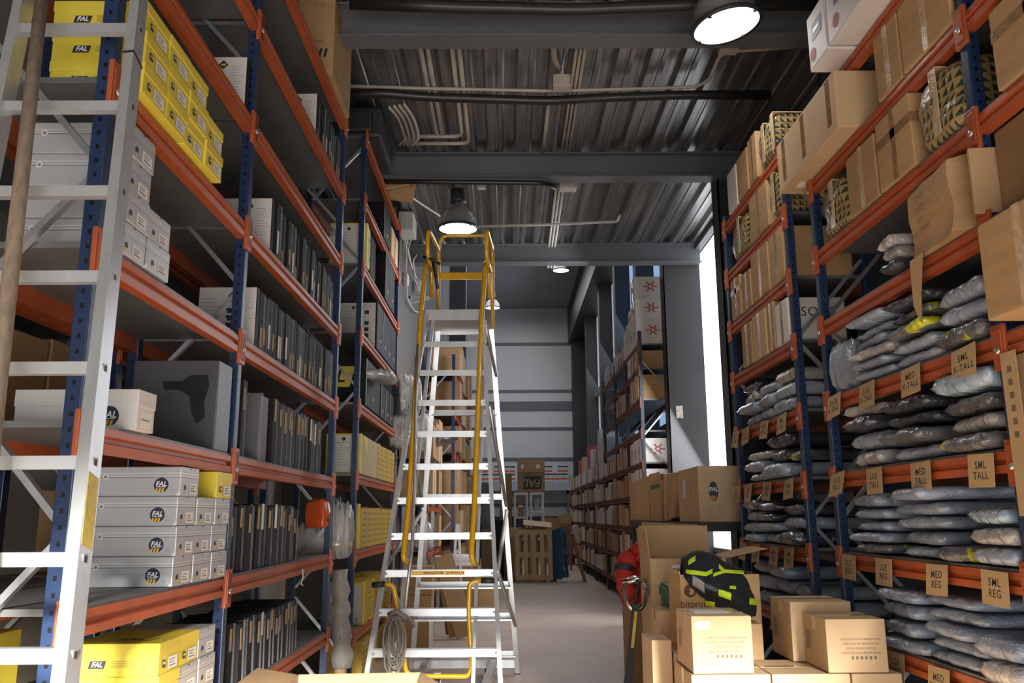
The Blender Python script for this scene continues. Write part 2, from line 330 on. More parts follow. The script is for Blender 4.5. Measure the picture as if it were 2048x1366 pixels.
# ------------------------------------------------------------------ mesh helpers
class MB:
    def __init__(s): s.v = []; s.f = []; s.mi = []; s.sm = []
    def add(s, verts, faces, mi=0, smooth=False):
        b = len(s.v); s.v += [tuple(v) for v in verts]
        for f in faces: s.f.append(tuple(b + i for i in f)); s.mi.append(mi); s.sm.append(smooth)
        return s
    def box(s, x0, x1, y0, y1, z0, z1, mi=0, mx=None):
        vs = [Vector((x, y, z)) for z in (z0, z1) for y in (y0, y1) for x in (x0, x1)]
        if mx is not None: vs = [mx @ v for v in vs]
        return s.add(vs, [(0, 2, 3, 1), (4, 5, 7, 6), (0, 1, 5, 4), (2, 6, 7, 3), (0, 4, 6, 2), (1, 3, 7, 5)], mi)
    def bbox(s, x0, x1, y0, y1, z0, z1, b=0.004, mi=0, mx=None):
        # box with chamfered edges
        bm = bmesh.new(); bmesh.ops.create_cube(bm, size=1)
        for v in bm.verts: v.co = Vector((x0 + (v.co.x + .5) * (x1 - x0), y0 + (v.co.y + .5) * (y1 - y0), z0 + (v.co.z + .5) * (z1 - z0)))
        b = min(b, 0.45 * min(x1 - x0, y1 - y0, z1 - z0))
        bmesh.ops.bevel(bm, geom=bm.edges[:], offset=b, segments=2, affect='EDGES', profile=0.6)
        bm.verts.index_update()
        vs = [v.co.copy() for v in bm.verts]
        if mx is not None: vs = [mx @ v for v in vs]
        s.add(vs, [[v.index for v in f.verts] for f in bm.faces], mi); bm.free()
        return s
    def beam(s, a, b, w, h, mi=0, side=None):
        # rectangular bar from a to b: w along 'side' axis, h along the other
        a = Vector(a); b = Vector(b); d = (b - a).normalized()
        u = Vector(side) if side else Vector((1, 0, 0))
        if abs(d.dot(u)) > 0.95: u = Vector((0, 1, 0))
        u = (u - d * u.dot(d)).normalized(); v = d.cross(u)
        vs = []
        for p in (a, b):
            for (i, j) in ((-1, -1), (1, -1), (1, 1), (-1, 1)): vs.append(p + u * (i * w / 2) + v * (j * h / 2))
        return s.add(vs, [(3, 2, 1, 0), (4, 5, 6, 7), (0, 1, 5, 4), (1, 2, 6, 5), (2, 3, 7, 6), (3, 0, 4, 7)], mi)
    def tube(s, pts, r, n=8, mi=0, cap=True, closed=False):
        pts = [Vector(p) for p in pts]; k = len(pts); rings = []
        prev = None
        for i, p in enumerate(pts):
            if closed: t = (pts[(i + 1) % k] - pts[i - 1])
            else: t = (pts[min(i + 1, k - 1)] - pts[max(i - 1, 0)])
            t.normalize()
            if prev is None:
                u = Vector((0, 0, 1)) if abs(t.z) < 0.9 else Vector((1, 0, 0))
                u = (u - t * u.dot(t)).normalized()
            else:
                u = prev - t * prev.dot(t)
                u = u.normalized() if u.length > 1e-6 else t.orthogonal().normalized()
            prev = u; w = t.cross(u)
            rr = r[i] if isinstance(r, (list, tuple)) else r
            rings.append([p + (u * math.cos(2 * PI * j / n) + w * math.sin(2 * PI * j / n)) * rr for j in range(n)])
        vs = [v for rg in rings for v in rg]; fs = []
        for i in range(k if closed else k - 1):
            a = i * n; b = ((i + 1) % k) * n
            for j in range(n): fs.append((a + j, a + (j + 1) % n, b + (j + 1) % n, b + j))
        if cap and not closed:
            fs.append(tuple(range(n - 1, -1, -1))); fs.append(tuple((k - 1) * n + j for j in range(n)))
        return s.add(vs, fs, mi, True)
    def prism(s, prof, axis, a, b, mi=0):
        # closed 2-D profile extruded along an axis; prof in the other two axes in order
        vs = []
        for t in (a, b):
            for (p, q) in prof:
                vs.append({'x': (t, p, q), 'y': (p, t, q), 'z': (p, q, t)}[axis])
        n = len(prof); fs = [tuple(range(n)), tuple(range(2 * n - 1, n - 1, -1))]
        for i in range(n): fs.append((i, n + i, n + (i + 1) % n, (i + 1) % n))
        return s.add(vs, fs, mi)
    def lathe(s, prof, n=24, c=(0, 0, 0), mi=0, smooth=True):
        vs = []; fs = []
        for (r, z) in prof:
            for j in range(n): vs.append((c[0] + r * math.cos(2 * PI * j / n), c[1] + r * math.sin(2 * PI * j / n), c[2] + z))
        for i in range(len(prof) - 1):
            for j in range(n): fs.append((i * n + j, i * n + (j + 1) % n, (i + 1) * n + (j + 1) % n, (i + 1) * n + j))
        return s.add(vs, fs, mi, smooth)
    def quad(s, a, b, c, d, mi=0): return s.add([a, b, c, d], [(0, 1, 2, 3)], mi)
    def mesh(s, name, mats):
        me = bpy.data.meshes.new(name); me.from_pydata(s.v, [], s.f)
        for q in (mats if isinstance(mats, (list, tuple)) else [mats]): me.materials.append(q)
        me.polygons.foreach_set('material_index', s.mi); me.polygons.foreach_set('use_smooth', s.sm)
        bm = bmesh.new(); bm.from_mesh(me); bmesh.ops.recalc_face_normals(bm, faces=bm.faces); bm.to_mesh(me); bm.free()
        me.update(); return me

def link(name, me, parent=None, loc=(0, 0, 0), rot=(0, 0, 0)):
    o = bpy.data.objects.new(name, me); COL.objects.link(o)
    o.location = loc; o.rotation_euler = rot
    if parent is not None: o.parent = parent
    return o
def obj(name, mb, mats, parent=None, loc=(0, 0, 0), rot=(0, 0, 0)):
    return link(name, mb.mesh(name, mats), parent, loc, rot)
SEEN = {}
def tag(o, label, cat, group=None):
    nw = len(label.split())
    if nw < 4 or nw > 16: print('LABELLEN', nw, label)
    if label in SEEN and not group: print('DUPLABEL', label)
    SEEN[label] = SEEN.get(label, 0) + 1
    if SEEN[label] > 1: print('DUP', SEEN[label], label)
    o['label'] = label; o['category'] = cat
    if group: o['group'] = group
    return o
def thing(name, label, cat, loc=(0, 0, 0), rotz=0, group=None):
    o = bpy.data.objects.new(name, None); COL.objects.link(o)
    o.empty_display_size = 0.1
    o.location = loc; o.rotation_euler = (0, 0, rotz)
    return tag(o, label, cat, group)
def struct(name, mb, mats, loc=(0, 0, 0)):
    o = obj(name, mb, mats, None, loc); o['kind'] = 'structure'; return o
KIDS = {}
def dup(root, loc, rot, label, group=None):
    def cp(o, par):
        c = o.copy(); COL.objects.link(c)
        if par is not None: c.parent = par
        for k in list(o.children): cp(k, c)
        return c
    r = cp(root, None); r.location = loc; r.rotation_euler = rot if not isinstance(rot, (int, float)) else (0, 0, rot)
    if 'group' in r and not group: del r['group']
    tag(r, label, root['category'], group)
    return r
ORD = ['first', 'second', 'third', 'fourth', 'fifth', 'sixth', 'seventh', 'eighth', 'ninth', 'tenth', 'eleventh', 'twelfth', 'thirteenth', 'fourteenth', 'fifteenth',
       'sixteenth', 'seventeenth', 'eighteenth', 'nineteenth', 'twentieth', 'twenty-first', 'twenty-second', 'twenty-third', 'twenty-fourth', 'twenty-fifth', 'twenty-sixth']
def level_word(i, n):
    if n == 1: return 'alone'
    if i == 0: return 'at the bottom'
    if i == n - 1: return 'on top'
    return ORD[i] + ' from the bottom'

# lettering: font outlines turned into thin meshes
TXT = {}
def text_mesh(s, size, mt, shear=0.0, bold=0.0, align='CENTER', spacing=1.0, line=1.0):
    key = (s, size, mt.name, shear, bold, align, spacing, line)
    if key in TXT: return TXT[key]
    cu = bpy.data.curves.new('lettering', 'FONT'); cu.body = s; cu.size = size; cu.shear = shear; cu.offset = bold
    cu.align_x = align; cu.align_y = 'CENTER'; cu.space_character = spacing; cu.space_line = line; cu.extrude = 0.0002; cu.resolution_u = 3
    t = bpy.data.objects.new('tmp_lettering', cu); COL.objects.link(t)
    dg = bpy.context.evaluated_depsgraph_get(); dg.update()
    me = bpy.data.meshes.new_from_object(t.evaluated_get(dg))
    me.materials.clear(); me.materials.append(mt)
    bpy.data.objects.remove(t); bpy.data.curves.remove(cu)
    TXT[key] = me; return me
# rotations that lay a flat drawing (its x to the reader's right, its y up) on a face
FACE = {'-y': (PI / 2, 0, 0), '+x': (PI / 2, 0, PI / 2), '-x': (PI / 2, 0, -PI / 2), '+y': (PI / 2, 0, PI), '+z': (0, 0, 0)}
def write(s, size, mt, parent, loc, face='-y', name='lettering', roll=0.0, **kw):
    me = text_mesh(s, size, mt, **kw)
    r = Euler(FACE[face]).to_matrix() @ Matrix.Rotation(roll, 3, 'Z')
    return link(name, me, parent, loc, r.to_euler())
def flat(parent, name, loc, face, shapes, mats, roll=0.0):
    # shapes: list of (polygon points, material index) drawn in the face's plane, stacked 0.3 mm apart
    mb = MB()
    for i, (pts, mi) in enumerate(shapes):
        z = 0.0003 * i
        mb.add([(x, y, z) for x, y in pts], [tuple(range(len(pts)))], mi)
    r = Euler(FACE[face]).to_matrix() @ Matrix.Rotation(roll, 3, 'Z')
    me = bpy.data.meshes.new(name); me.from_pydata(mb.v, [], mb.f)
    for q in mats: me.materials.append(q)
    me.polygons.foreach_set('material_index', mb.mi); me.update()
    return link(name, me, parent, loc, r.to_euler())
def rect(x0, x1, y0, y1, sk=0.0): return [(x0 - sk * 0, y0), (x1, y0), (x1 + sk, y1), (x0 + sk, y1)]
def disc(r, n=24, cx=0, cy=0): return [(cx + r * math.cos(2 * PI * i / n), cy + r * math.sin(2 * PI * i / n)) for i in range(n)]
def bez(p0, p1, p2, n=6): return [Vector(p0) * (1 - t) ** 2 + Vector(p1) * 2 * t * (1 - t) + Vector(p2) * t * t for t in [i / n for i in range(n + 1)]]
def rounded(pts, r, n=5):
    pts = [Vector(p) for p in pts]; out = [pts[0]]
    for i in range(1, len(pts) - 1):
        a = (pts[i - 1] - pts[i]); b = (pts[i + 1] - pts[i]); q = min(r, a.length * .49, b.length * .49)
        out += bez(pts[i] + a.normalized() * q, pts[i], pts[i] + b.normalized() * q, n)
    out.append(pts[-1]); return out
# ================================================================== the building
DZ = 5.5            # underside of the corrugated deck
XW = 3.0            # right wall
XHL = -1.45         # left wall of the rear hall
YB3 = 12.45         # last portal beam
YF = 31.2           # rear wall
struct('floor', MB().box(-4.5, 4.5, -12, 33, -0.12, 0.0), FLOORM)
# corrugated deck: ribs run from front to back
mb = MB(); prof = []
x = -2.7; P = 0.30
while x < 3.1:
    prof += [(x, DZ + 0.075), (x + 0.10, DZ + 0.075), (x + 0.125, DZ), (x + 0.195, DZ), (x + 0.205, DZ + 0.012), (x + 0.225, DZ + 0.012), (x + 0.235, DZ), (x + 0.275, DZ)]
    x += P
for i in range(len(prof) - 1):
    (a, za), (b, zb) = prof[i], prof[i + 1]
    mb.quad((a, -3.0, za), (b, -3.0, zb), (b, YB3 + 0.1, zb), (a, YB3 + 0.1, za))
mb.box(-2.8, 3.2, -3.0, YB3 + 0.1, DZ + 0.09, DZ + 0.2)
struct('ceiling', mb, DECK)
struct('ceiling_rear', MB().box(-1.6, 3.1, YB3 + 0.1, YF + 0.2, 9.15, 9.35), HALLCEIL)
struct('wall_left', MB().box(-2.95, -2.8, -3.0, 10.9, 0, DZ + 0.1), WALL_B)
struct('wall_left_rear', MB().box(XHL - 0.25, XHL, 10.9, YF, 0, 9.2), WALL)
struct('wall_stub', MB().box(-2.9, XHL - 0.0, 10.78, 10.9, 0, DZ), WALL)
struct('wall_bulkhead', MB().box(-2.8, 3.1, YB3 + 0.1, YB3 + 0.2, DZ + 0.09, 9.2), WALL)
# right wall with the opening of the tall glazed strip
WY0, WY1, WZ0, WZ1 = 11.35, 13.1, 1.0, 5.42
mb = MB().box(XW, XW + .15, -3.0, WY0, 0, 9.2).box(XW, XW + .15, WY1, 13.3, 0, 9.2).box(XW, XW + .15, WY0, WY1, 0, WZ0).box(XW, XW + .15, WY0, WY1, WZ1, 9.2)
mb.box(XW, XW + .15, 13.3, YF, 0, 9.2)
struct('wall_right', mb, STEELGREY)
def glazing(name, col, s, lines):
    mt, n, l, p = new_mat(name)
    tc = n.new('ShaderNodeTexCoord'); sx = n.new('ShaderNodeSeparateXYZ'); l.new(tc.outputs['Generated'], sx.inputs[0])
    rp = n.new('ShaderNodeValToRGB'); rp.color_ramp.interpolation = 'LINEAR'; e = rp.color_ramp.elements
    e[0].position = 0; e[0].color = (1, 1, 1, 1); e[1].position = 1; e[1].color = (1, 1, 1, 1)
    for z in lines:
        for d, c in ((-.012, 1), (-.004, .52), (.004, .52), (.012, 1)):
            q = e.new(z + d); q.color = (c, c, c * 1.02, 1)
    l.new(sx.outputs[2], rp.inputs[0])
    mx = n.new('ShaderNodeMix'); mx.data_type = 'RGBA'; mx.blend_type = 'MULTIPLY'; mx.inputs[0].default_value = 1
    mx.inputs[6].default_value = (*col, 1); l.new(rp.outputs[0], mx.inputs[7])
    p.inputs['Base Color'].default_value = (*col, 1); l.new(mx.outputs[2], p.inputs['Emission Color']); p.inputs['Emission Strength'].default_value = s
    p.inputs['Roughness'].default_value = 0.3
    return mt
w1 = struct('window_1', MB().box(XW + .02, XW + .06, WY0, WY1, WZ0, WZ1), glazing('daylit_polycarbonate', (0.93, 0.96, 1.0), 2.6, (0.22, 0.42, 0.60, 0.79)))
obj('window_frame', MB().box(XW - .02, XW + .10, WY0 - .04, WY0, WZ0, WZ1).box(XW - .02, XW + .10, WY1, WY1 + .04, WZ0, WZ1).box(XW - .1, XW + .10, WY0 - .04, WY1 + .04, WZ1, WZ1 + .1).box(XW - .03, XW + .1, WY0 - .04, WY1 + .04, WZ0 - .06, WZ0), STEELGREY, w1)
# rear hall: daylit translucent panels between columns on the right wall
BLUEG = glazing('daylit_blue_panel', (0.33, 0.50, 0.80), 0.75, (0.33, 0.66))
PALEG = glazing('daylit_pale_panel', (0.52, 0.56, 0.62), 0.42, (0.33, 0.66))
HC = [12.9, 16.4, 19.6, 23.0, 27.0]
for i in range(4):
    w = struct('window_%d' % (i + 2), MB().box(XW - .03, XW - .005, HC[i] + .45, HC[i + 1] - .05, 2.2, 7.75), (BLUEG, BLUEG, PALEG, PALEG)[i])
    obj('window_rail', MB().box(XW - .16, XW - .02, HC[i] + .45, HC[i + 1] - .05, 5.15, 5.3).box(XW - .16, XW - .02, HC[i] + .45, HC[i + 1] - .05, 2.9, 3.05), STEELGREY, w)
for i, y in enumerate(HC[1:]):
    struct('trim_%d' % (i + 1), MB().box(2.62, XW - .01, y, y + .38, 0, 7.9), COLGREY)
struct('trim_5', MB().box(2.35, XW, YB3 + .2, YF, 7.8, 9.15), LAMP_DARK)
struct('trim_6', MB().box(2.45, XW, YF - .6, YF - .02, 0, 7.8), LAMP_DARK)
struct('trim_7', MB().box(XHL, XHL + .42, 21.6, 22.1, 0, 9.1), COLGREY)
struct('wall_back', MB().box(-1.7, 3.15, YF, YF + .15, 0, 9.3), FARWALL)
mb = MB()
for py, h in ((608, .32), (688, .10), (782, .09), (812, .34), (857, .09), (918, .10), (1010, .10)):
    z = onY(1040, py, YF - .05).z
    mb.box(XHL, 2.45, YF - .05, YF - .004, z - h / 2, z + h / 2)
struct('trim_8', mb, STEELGREY)
# portal columns and beams
def column(n, x0, x1, y, h):
    mb = MB().box(x0, x1, y, y + .02, 0, h).box(x0, x1, y + .26, y + .28, 0, h).box((x0 + x1) / 2 - .012, (x0 + x1) / 2 + .012, y + .02, y + .26, 0, h)
    mb.box(x0, x0 + .015, y, y + .28, 0, h)
    struct('trim_%d' % n, mb, COLGREY)
column(9, 2.41, 2.97, YB3 + .02, DZ); column(10, 2.42, 2.97, 9.1, DZ); column(11, 2.62, 2.97, 6.2, DZ)
def portal(n, y, x0, x1):
    zb = 5.2
    mb = MB().box(x0, x1, y, y + .2, zb, zb + .018).box(x0, x1, y, y + .2, DZ - .02, DZ - .003).box(x0, x1, y + .085, y + .115, zb + .018, DZ - .02)
    struct('trim_%d' % n, mb, STEELGREY)
portal(12, 6.13, -2.79, 2.97); portal(13, 9.0, -2.79, 2.97); portal(14, YB3 - .15, -1.449, 2.97); portal(15, 3.1, -2.79, 2.97)
# front wall with the loading-door opening behind the camera, and the yard outside
struct('wall_front', MB().box(-2.95, -2.0, -2.6, -2.45, 0, DZ).box(2.8, 3.15, -2.6, -2.45, 0, DZ).box(-2.0, 2.8, -2.6, -2.45, 2.7, DZ + .1), WALL_B)

# ------------------------------------------------------------------ lamps
def lamp(label, px, py, Y, glow, watts, tilt=0.0, sz=1.0):
    p = onY(px, py, Y)
    t = thing('high_bay_lamp', label, 'lamp', p, 0)
    t.rotation_euler = (0, tilt, 0)
    s = sz
    obj('reflector_shade', MB().lathe([(.235 * s, 0.0), (.25 * s, .0), (.25 * s, .022 * s), (.238 * s, .03 * s), (.225 * s, .10 * s), (.195 * s, .18 * s), (.14 * s, .25 * s), (.085 * s, .285 * s), (.06 * s, .295 * s), (.06 * s, .33 * s), (.04 * s, .335 * s)], 40), LAMP_SHELL, t)
    ring = obj('rim', MB().lathe([(.232 * s, -.006 * s), (.254 * s, -.006 * s), (.256 * s, .012 * s), (.25 * s, .024 * s)], 40), LAMP_DARK, t)
    mb = MB()
    for k in range(4):
        a = PI / 4 + k * PI / 2
        mb.box(-.012 * s, .012 * s, -.03 * s, .004 * s, -.012 * s, .02 * s, 0, Matrix.Translation((.246 * s * math.cos(a), .246 * s * math.sin(a), 0)) @ Matrix.Rotation(a - PI / 2, 4, 'Z'))
    obj('clip', mb, LAMP_DARK, ring)
    obj('glowing_lens', MB().lathe([(0.0001, 0.002 * s), (.12 * s, .001 * s), (.234 * s, .004 * s)], 40), glow, t)
    hz = .50 * s
    obj('gear_box', MB().lathe([(.055 * s, .33 * s), (.10 * s, .335 * s), (.105 * s, .36 * s), (.105 * s, .50 * s), (.09 * s, .515 * s), (.0001, .515 * s)], 20), LAMP_DARK, t)
    top = (DZ if Y < YB3 else 9.15) - p.z
    if top > hz + .02: obj('hanging_rod', MB().tube([(0, 0, hz), (0, 0, top)], .009), LAMP_DARK, t)
    li = add_light('lamp_light', 'SPOT', (0, 0, -.03), (0, 0, 0), watts, (1, .96, .92), spot_size=R(150), spot_blend=0.6, shadow_soft_size=.2)
    li.parent = t
    return t
lamp('large glowing high bay lamp at the top right, in front of the nearest ceiling beam', 1453, 52, 5.5, LAMP_GLOW, 70, R(-9))
lamp('glowing high bay lamp with aluminium bell hanging over the top of the mobile ladder', 916, 458, 10.1, LAMP_GLOW, 70)
lamp('small far lamp glowing just right of the yellow ladder handrail', 985, 616, 27.0, LAMP_GLOW_FAR, 90)
lamp('small far lamp glowing just under the third ceiling beam near the conduits', 1122, 541, 24.0, LAMP_GLOW_FAR, 90)

# ------------------------------------------------------------------ conduits and cables under the deck
def pipe(pts, r, label, m=PIPE, z=5.44, name='conduit_pipe', cat='pipe', rad=.12, grp=None):
    P_ = [onZ(p[0], p[1], p[2] if len(p) > 2 else z) for p in pts]
    return tag(obj(name, MB().tube(rounded(P_, rad) if len(P_) > 2 else P_, r, 8), m), label, cat, grp)
pipe([(836, 70), (873, 268)], .022, 'grey conduit along the deck, leftmost of the left-hand four', z=5.465)
pipe([(851, 70), (884, 268)], .022, 'grey conduit along the deck, second from the left of the left-hand four', z=5.465)
pipe([(901, 70), (924, 273), (812, 273)], .022, 'grey conduit bending left before the second beam, inner of the bent pair', z=5.465)
pipe([(916, 70), (938, 287), (812, 287)], .022, 'grey conduit bending left before the second beam, outer of the bent pair', z=5.465)
for k, w in enumerate(('left', 'middle', 'right')):
    pipe([(1157 + 9 * k, 70), (1124 + 7 * k, 300)], .015, 'slim conduit of the central three before the second beam, %s one' % w, z=5.475)
    pipe([(1113 + 7 * k, 372), (1097 + 6 * k, 497), (1096 + 6 * k, 536, 5.17)], .017, 'slim pale conduit running down over the third beam, %s of three' % w, PIPE_W, z=5.475, rad=.05)
pipe([(1110, 70), (1106, 108), (1122, 146)], .03, 'bent grey conduit dropping into the ceiling junction box', z=5.46)
pipe([(1097, 209), (1086, 303)], .02, 'short grey conduit left of the central three pipes', z=5.465)
pipe([(690, 172), (850, 177), (1110, 182), (1392, 174), (1418, 160), (1442, 104), (1620, 92)], .017, 'thin conduit crossing the whole ceiling towards the large lamp', z=5.41)
pipe([(958, 453), (1100, 449), (1234, 443), (1240, 430)], .02, 'pale conduit crossing the ceiling behind the hanging lamp', PIPE_W, z=5.41, rad=.06)
pipe([(800, 375), (830, 400), (880, 432)], .014, 'thin pale conduit slanting towards the hanging bell lamp', PIPE_W, z=5.42)
pipe([(1480, 0), (1452, 106)], .016, 'thin conduit running behind the large lamp', z=5.46)
pipe([(620, 196), (760, 186), (850, 194), (1000, 199), (1100, 202), (1200, 196), (1360, 190), (1540, 190)], .045, 'thick black cable bundle slung across the ceiling', CABLE, z=5.34, name='cable_bundle', cat='cable')
pipe([(700, 6), (900, 14), (1150, 20), (1400, 10), (1650, 8)], .05, 'thick black cable bundle in front of the nearest ceiling beam', CABLE, z=5.22, name='cable_bundle', cat='cable')
pipe([(690, 362), (900, 364), (1090, 366), (1110, 376)], .03, 'black cable bundle under the rear edge of the second beam', CABLE, z=5.155, name='cable_bundle', cat='cable')
for k in range(4):
    pipe([(778 + 10 * k, 214 - 2 * k), (797 + 10 * k, 235), (806 + 10 * k, 262), (812 + 8 * k, 280), (798 + 8 * k, 290)], .016, 'curved grey hose over the left racks, %s of four from the left' % ORD[k], z=5.40 - .035 * k, name='flexible_conduit')
def jbox(px, py, Z, w, d, h, label, n=3, m=PIPE_W):
    p = onZ(px, py, Z)
    t = tag(obj('junction_box', MB().bbox(-w / 2, w / 2, -d / 2, d / 2, 0, h, .008), m, None, p), label, 'junction box')
    obj('lid', MB().bbox(-w / 2 + .008, w / 2 - .008, -d / 2 - .006, -d / 2 + .01, .008, h - .008, .003), m, t)
    obj('mounting_bracket', MB().box(-.02, .02, -.02, .02, h, DZ - Z - .001), GALV, t)
    mb = MB()
    for sx in (-1, 1):
        for sz in (.18, .82): mb.lathe([(.0001, .006), (.006, .006), (.007, 0)], 8, (sx * w * .4, -d / 2 - .004, sz * h))
    obj('screw', mb, BOLT, t)
    return t
jbox(1123, 178, 5.27, .16, .12, .12, 'beige junction box on the ceiling between the two nearest beams', m=PIPE)
jbox(1136, 381, 5.29, .20, .12, .10, 'beige junction box under the second beam, above the pale conduits')
jbox(1457, 104, 5.36, .16, .12, .10, 'grey junction box on the ceiling just below the large lamp', m=PIPE)
jbox(963, 378, 5.28, .10, .08, .06, 'tiny pale junction box left of the conduits under the second beam')
tag(obj('ventilation_unit', MB().bbox(-.42, .08, 0, .9, -.06, .26, .03).bbox(-.3, .0, -.05, .02, -.02, .2, .02), LAMP_DARK, None, onZ(745, 262, 5.2)), 'dark ventilation unit above the end of the left racks', 'ventilation unit')
# junction cabinet and white cables on the left wall stub
p = onX(815, 452, XHL + .12)
t = tag(obj('junction_cabinet', MB().bbox(-.10, .10, -.22, .22, -.13, .13, .012), PIPE_W, None, p), 'pale plastic cable cabinet high on the grey wall, left of the bell lamp', 'junction cabinet')
mb = MB()
for k in range(6): mb.box(.101, .104, -.19, .19, -.11 + k * .038, -.105 + k * .038)
obj('lid_ribs', mb, PIPE, t)
for k, (pts, w) in enumerate(([[(806, 468), (813, 490), (812, 560), (815, 600), (828, 622), (838, 625)], 'hanging in the longest loop'], [[(814, 470), (816, 500), (830, 560), (836, 575)], 'running down to the router'],
                       [[(838, 440), (842, 455), (822, 478), (815, 500), (822, 530), (834, 560)], 'nearest the corner'], [[(846, 400), (880, 440), (884, 492), (870, 500), (835, 507), (826, 520), (829, 545)], 'rising over the ladder top'])):
    P_ = [onX(a, b, XHL + .05 + .02 * k) for a, b in pts]
    tag(obj('white_cable', MB().tube(rounded(P_, .1), .012, 6), PIPE_W), 'white cable on the grey wall left of the ladder, ' + w, 'cable')
p = onX(839, 575, XHL + .1)
t = tag(obj('wireless_router', MB().bbox(-.05, .05, -.13, .13, -.09, .09, .02), PIPE_W, None, p), 'small white wireless router with antenna on the grey wall behind the ladder', 'router')
obj('antenna', MB().tube([(0, -.1, .08), (0, -.11, .42)], .007, 6), INK_GREY, t)
obj('cover_panel', MB().bbox(.05, .056, -.10, .10, .0, .07, .004), mat('pale_blue_plastic', (.25, .33, .42), .4), t)
p = onX(812, 559, XHL + .04)
tag(obj('cable_clamp', MB().bbox(-.03, .03, -.10, .10, -.08, .08, .01).bbox(-.035, .035, -.11, .11, -.02, .02, .006), PIPE_W, None, p), 'white ribbed cable clamp on the grey wall', 'cable clamp')
t = tag(obj('wall_bracket', MB().box(0, .03, -.02, .02, -.06, .06).box(0, .38, -.02, .02, .02, .05).beam((.02, 0, -.05), (.36, 0, .03), .03, .015), PIPE_W, None, onX(817, 600, XHL + .001)), 'white steel bracket sticking out of the grey wall', 'bracket')
tag(obj('wall_sticker', MB().box(-.05, .05, -.003, 0, -.09, .09), mat('torn_sticker', (.55, .5, .45), .6, var=.5, scale=30), None, onY(1359, 824, YB3 + .018)), 'small torn sticker on the dark column left of the window', 'sticker')
# ================================================================== pallet-rack builder
PW, PD = 0.052, 0.056          # post: across the rack, along the rack
POSTM = {}
def post_mesh(h):
    k = round(h, 3)
    if k not in POSTM:
        POSTM[k] = MB().bbox(-PW / 2, PW / 2, -PD / 2, PD / 2, 0, h, .004).mesh('post', BLUE)
    return POSTM[k]
BEAMM = {}
BH = 0.082
def beam_mesh(L):
    k = round(L, 3)
    if k not in BEAMM:
        pr = [(-.045, 0), (0, 0), (.002, .030), (-.014, .036), (-.014, .050), (.002, .056), (0, BH), (-.045, BH)]
        mb = MB(); mb.prism(pr, 'y', 0, L); BEAMM[k] = mb.mesh('beam', ORANGE)
    return BEAMM[k]
_c = MB().bbox(-.012, .006, -.040, .040, -.055, .125, .004).bbox(-.004, .010, -.028, .028, -.035, .105, .003)
CONM = _c.mesh('beam_connector', ORANGE)
BOLTM = MB().lathe([(.0001, .008), (.011, .008), (.013, .0)], 10).mesh('bolt', BOLT)
SHM = {}
def shelf_mesh(L, D):
    k = (round(L, 3), D)
    if k not in SHM: SHM[k] = MB().box(0, D, 0, L, 0, .022).mesh('shelf', SHELF)
    return SHM[k]
def rack(label, Xf, dr, Ys, bays, h, depth=0.56, braces=True, rear=True, grp=None, name='pallet_rack', feet=True, clips=True):
    """dr=-1: the rack lies to the left of its front plane. bays: a list of shelf-top heights per bay"""
    t = thing(name, label, 'rack', (Xf, Ys[0], 0), 0, grp)
    y0 = Ys[0]
    for i, y in enumerate(Ys):
        for s in (0, 1):
            x = dr * (PW / 2 + s * (depth - PW))
            link('post', post_mesh(h), t, (x, y - y0, 0))
        if braces:
            z = .25; k = 0
            while z < h - .5:
                a, b = dr * .05, dr * (depth - .05)
                if k % 2: a, b = b, a
                key = 'br'
                link('brace', MB().beam((a, 0, 0), (b, 0, .52), .022, .03).mesh('brace', GALV) if (k % 2, dr, depth) not in BRM else BRM[(k % 2, dr, depth)], t, (0, y - y0, z))
                if (k % 2, dr, depth) not in BRM: BRM[(k % 2, dr, depth)] = t.children[-1].data if False else [c for c in t.children if c.name.startswith('brace')][-1].data
                z += .60; k += 1
    for j, lv in enumerate(bays):
        ya, yb = Ys[j] + PD / 2, Ys[j + 1] - PD / 2
        L = yb - ya
        for zt in lv:
            zb = zt - BH - .012
            b = link('beam', beam_mesh(L), t, (0, ya - y0, zb) if dr < 0 else (0, yb - y0, zb), (0, 0, 0) if dr < 0 else (0, 0, PI))
            for yy in (-.03, L + .03): 
                c = link('beam_connector', CONM, b, (.004, yy, 0))
                if clips: link('bolt', BOLTM, b, (.012, yy, .02), (0, PI / 2, 0))
            if rear: link('beam', beam_mesh(L), t, (dr * depth, yb - y0, zb) if dr < 0 else (dr * depth, ya - y0, zb), (0, 0, PI) if dr < 0 else (0, 0, 0))
            link('shelf', shelf_mesh(L, depth - .02), t, (dr * (depth - .01) if dr < 0 else .01, ya - y0, zt - .022))
    return t
BRM = {}
XL, XR = -1.34, 1.95
LT = [.62, 1.18, 1.76, 2.36, 2.96, 3.55, 4.15, 4.75]
Y1, Y2, Y3, Y4, Y5 = 2.70, 4.24, 6.70, 7.75, 10.36
rackL = rack('tall blue and orange rack with shoe boxes and black folders behind the leaning ladder', XL, -1, [Y1, Y2, Y3], [LT, LT], 5.35)
rackLb = rack('blue and orange rack standing back to back behind the shoe box rack', XL - .60, -1, [Y1, Y2, Y3], [LT[:5], LT[:5]], 5.35, rear=False)
LT2 = [.47, 1.17, 1.84, 2.49, 3.16, 3.82, 4.47]
rackM = rack('tall blue and orange rack left of the mobile ladder, holding yellow display boxes', XL, -1, [Y4, Y5], [LT2 + [5.12]], 5.10)
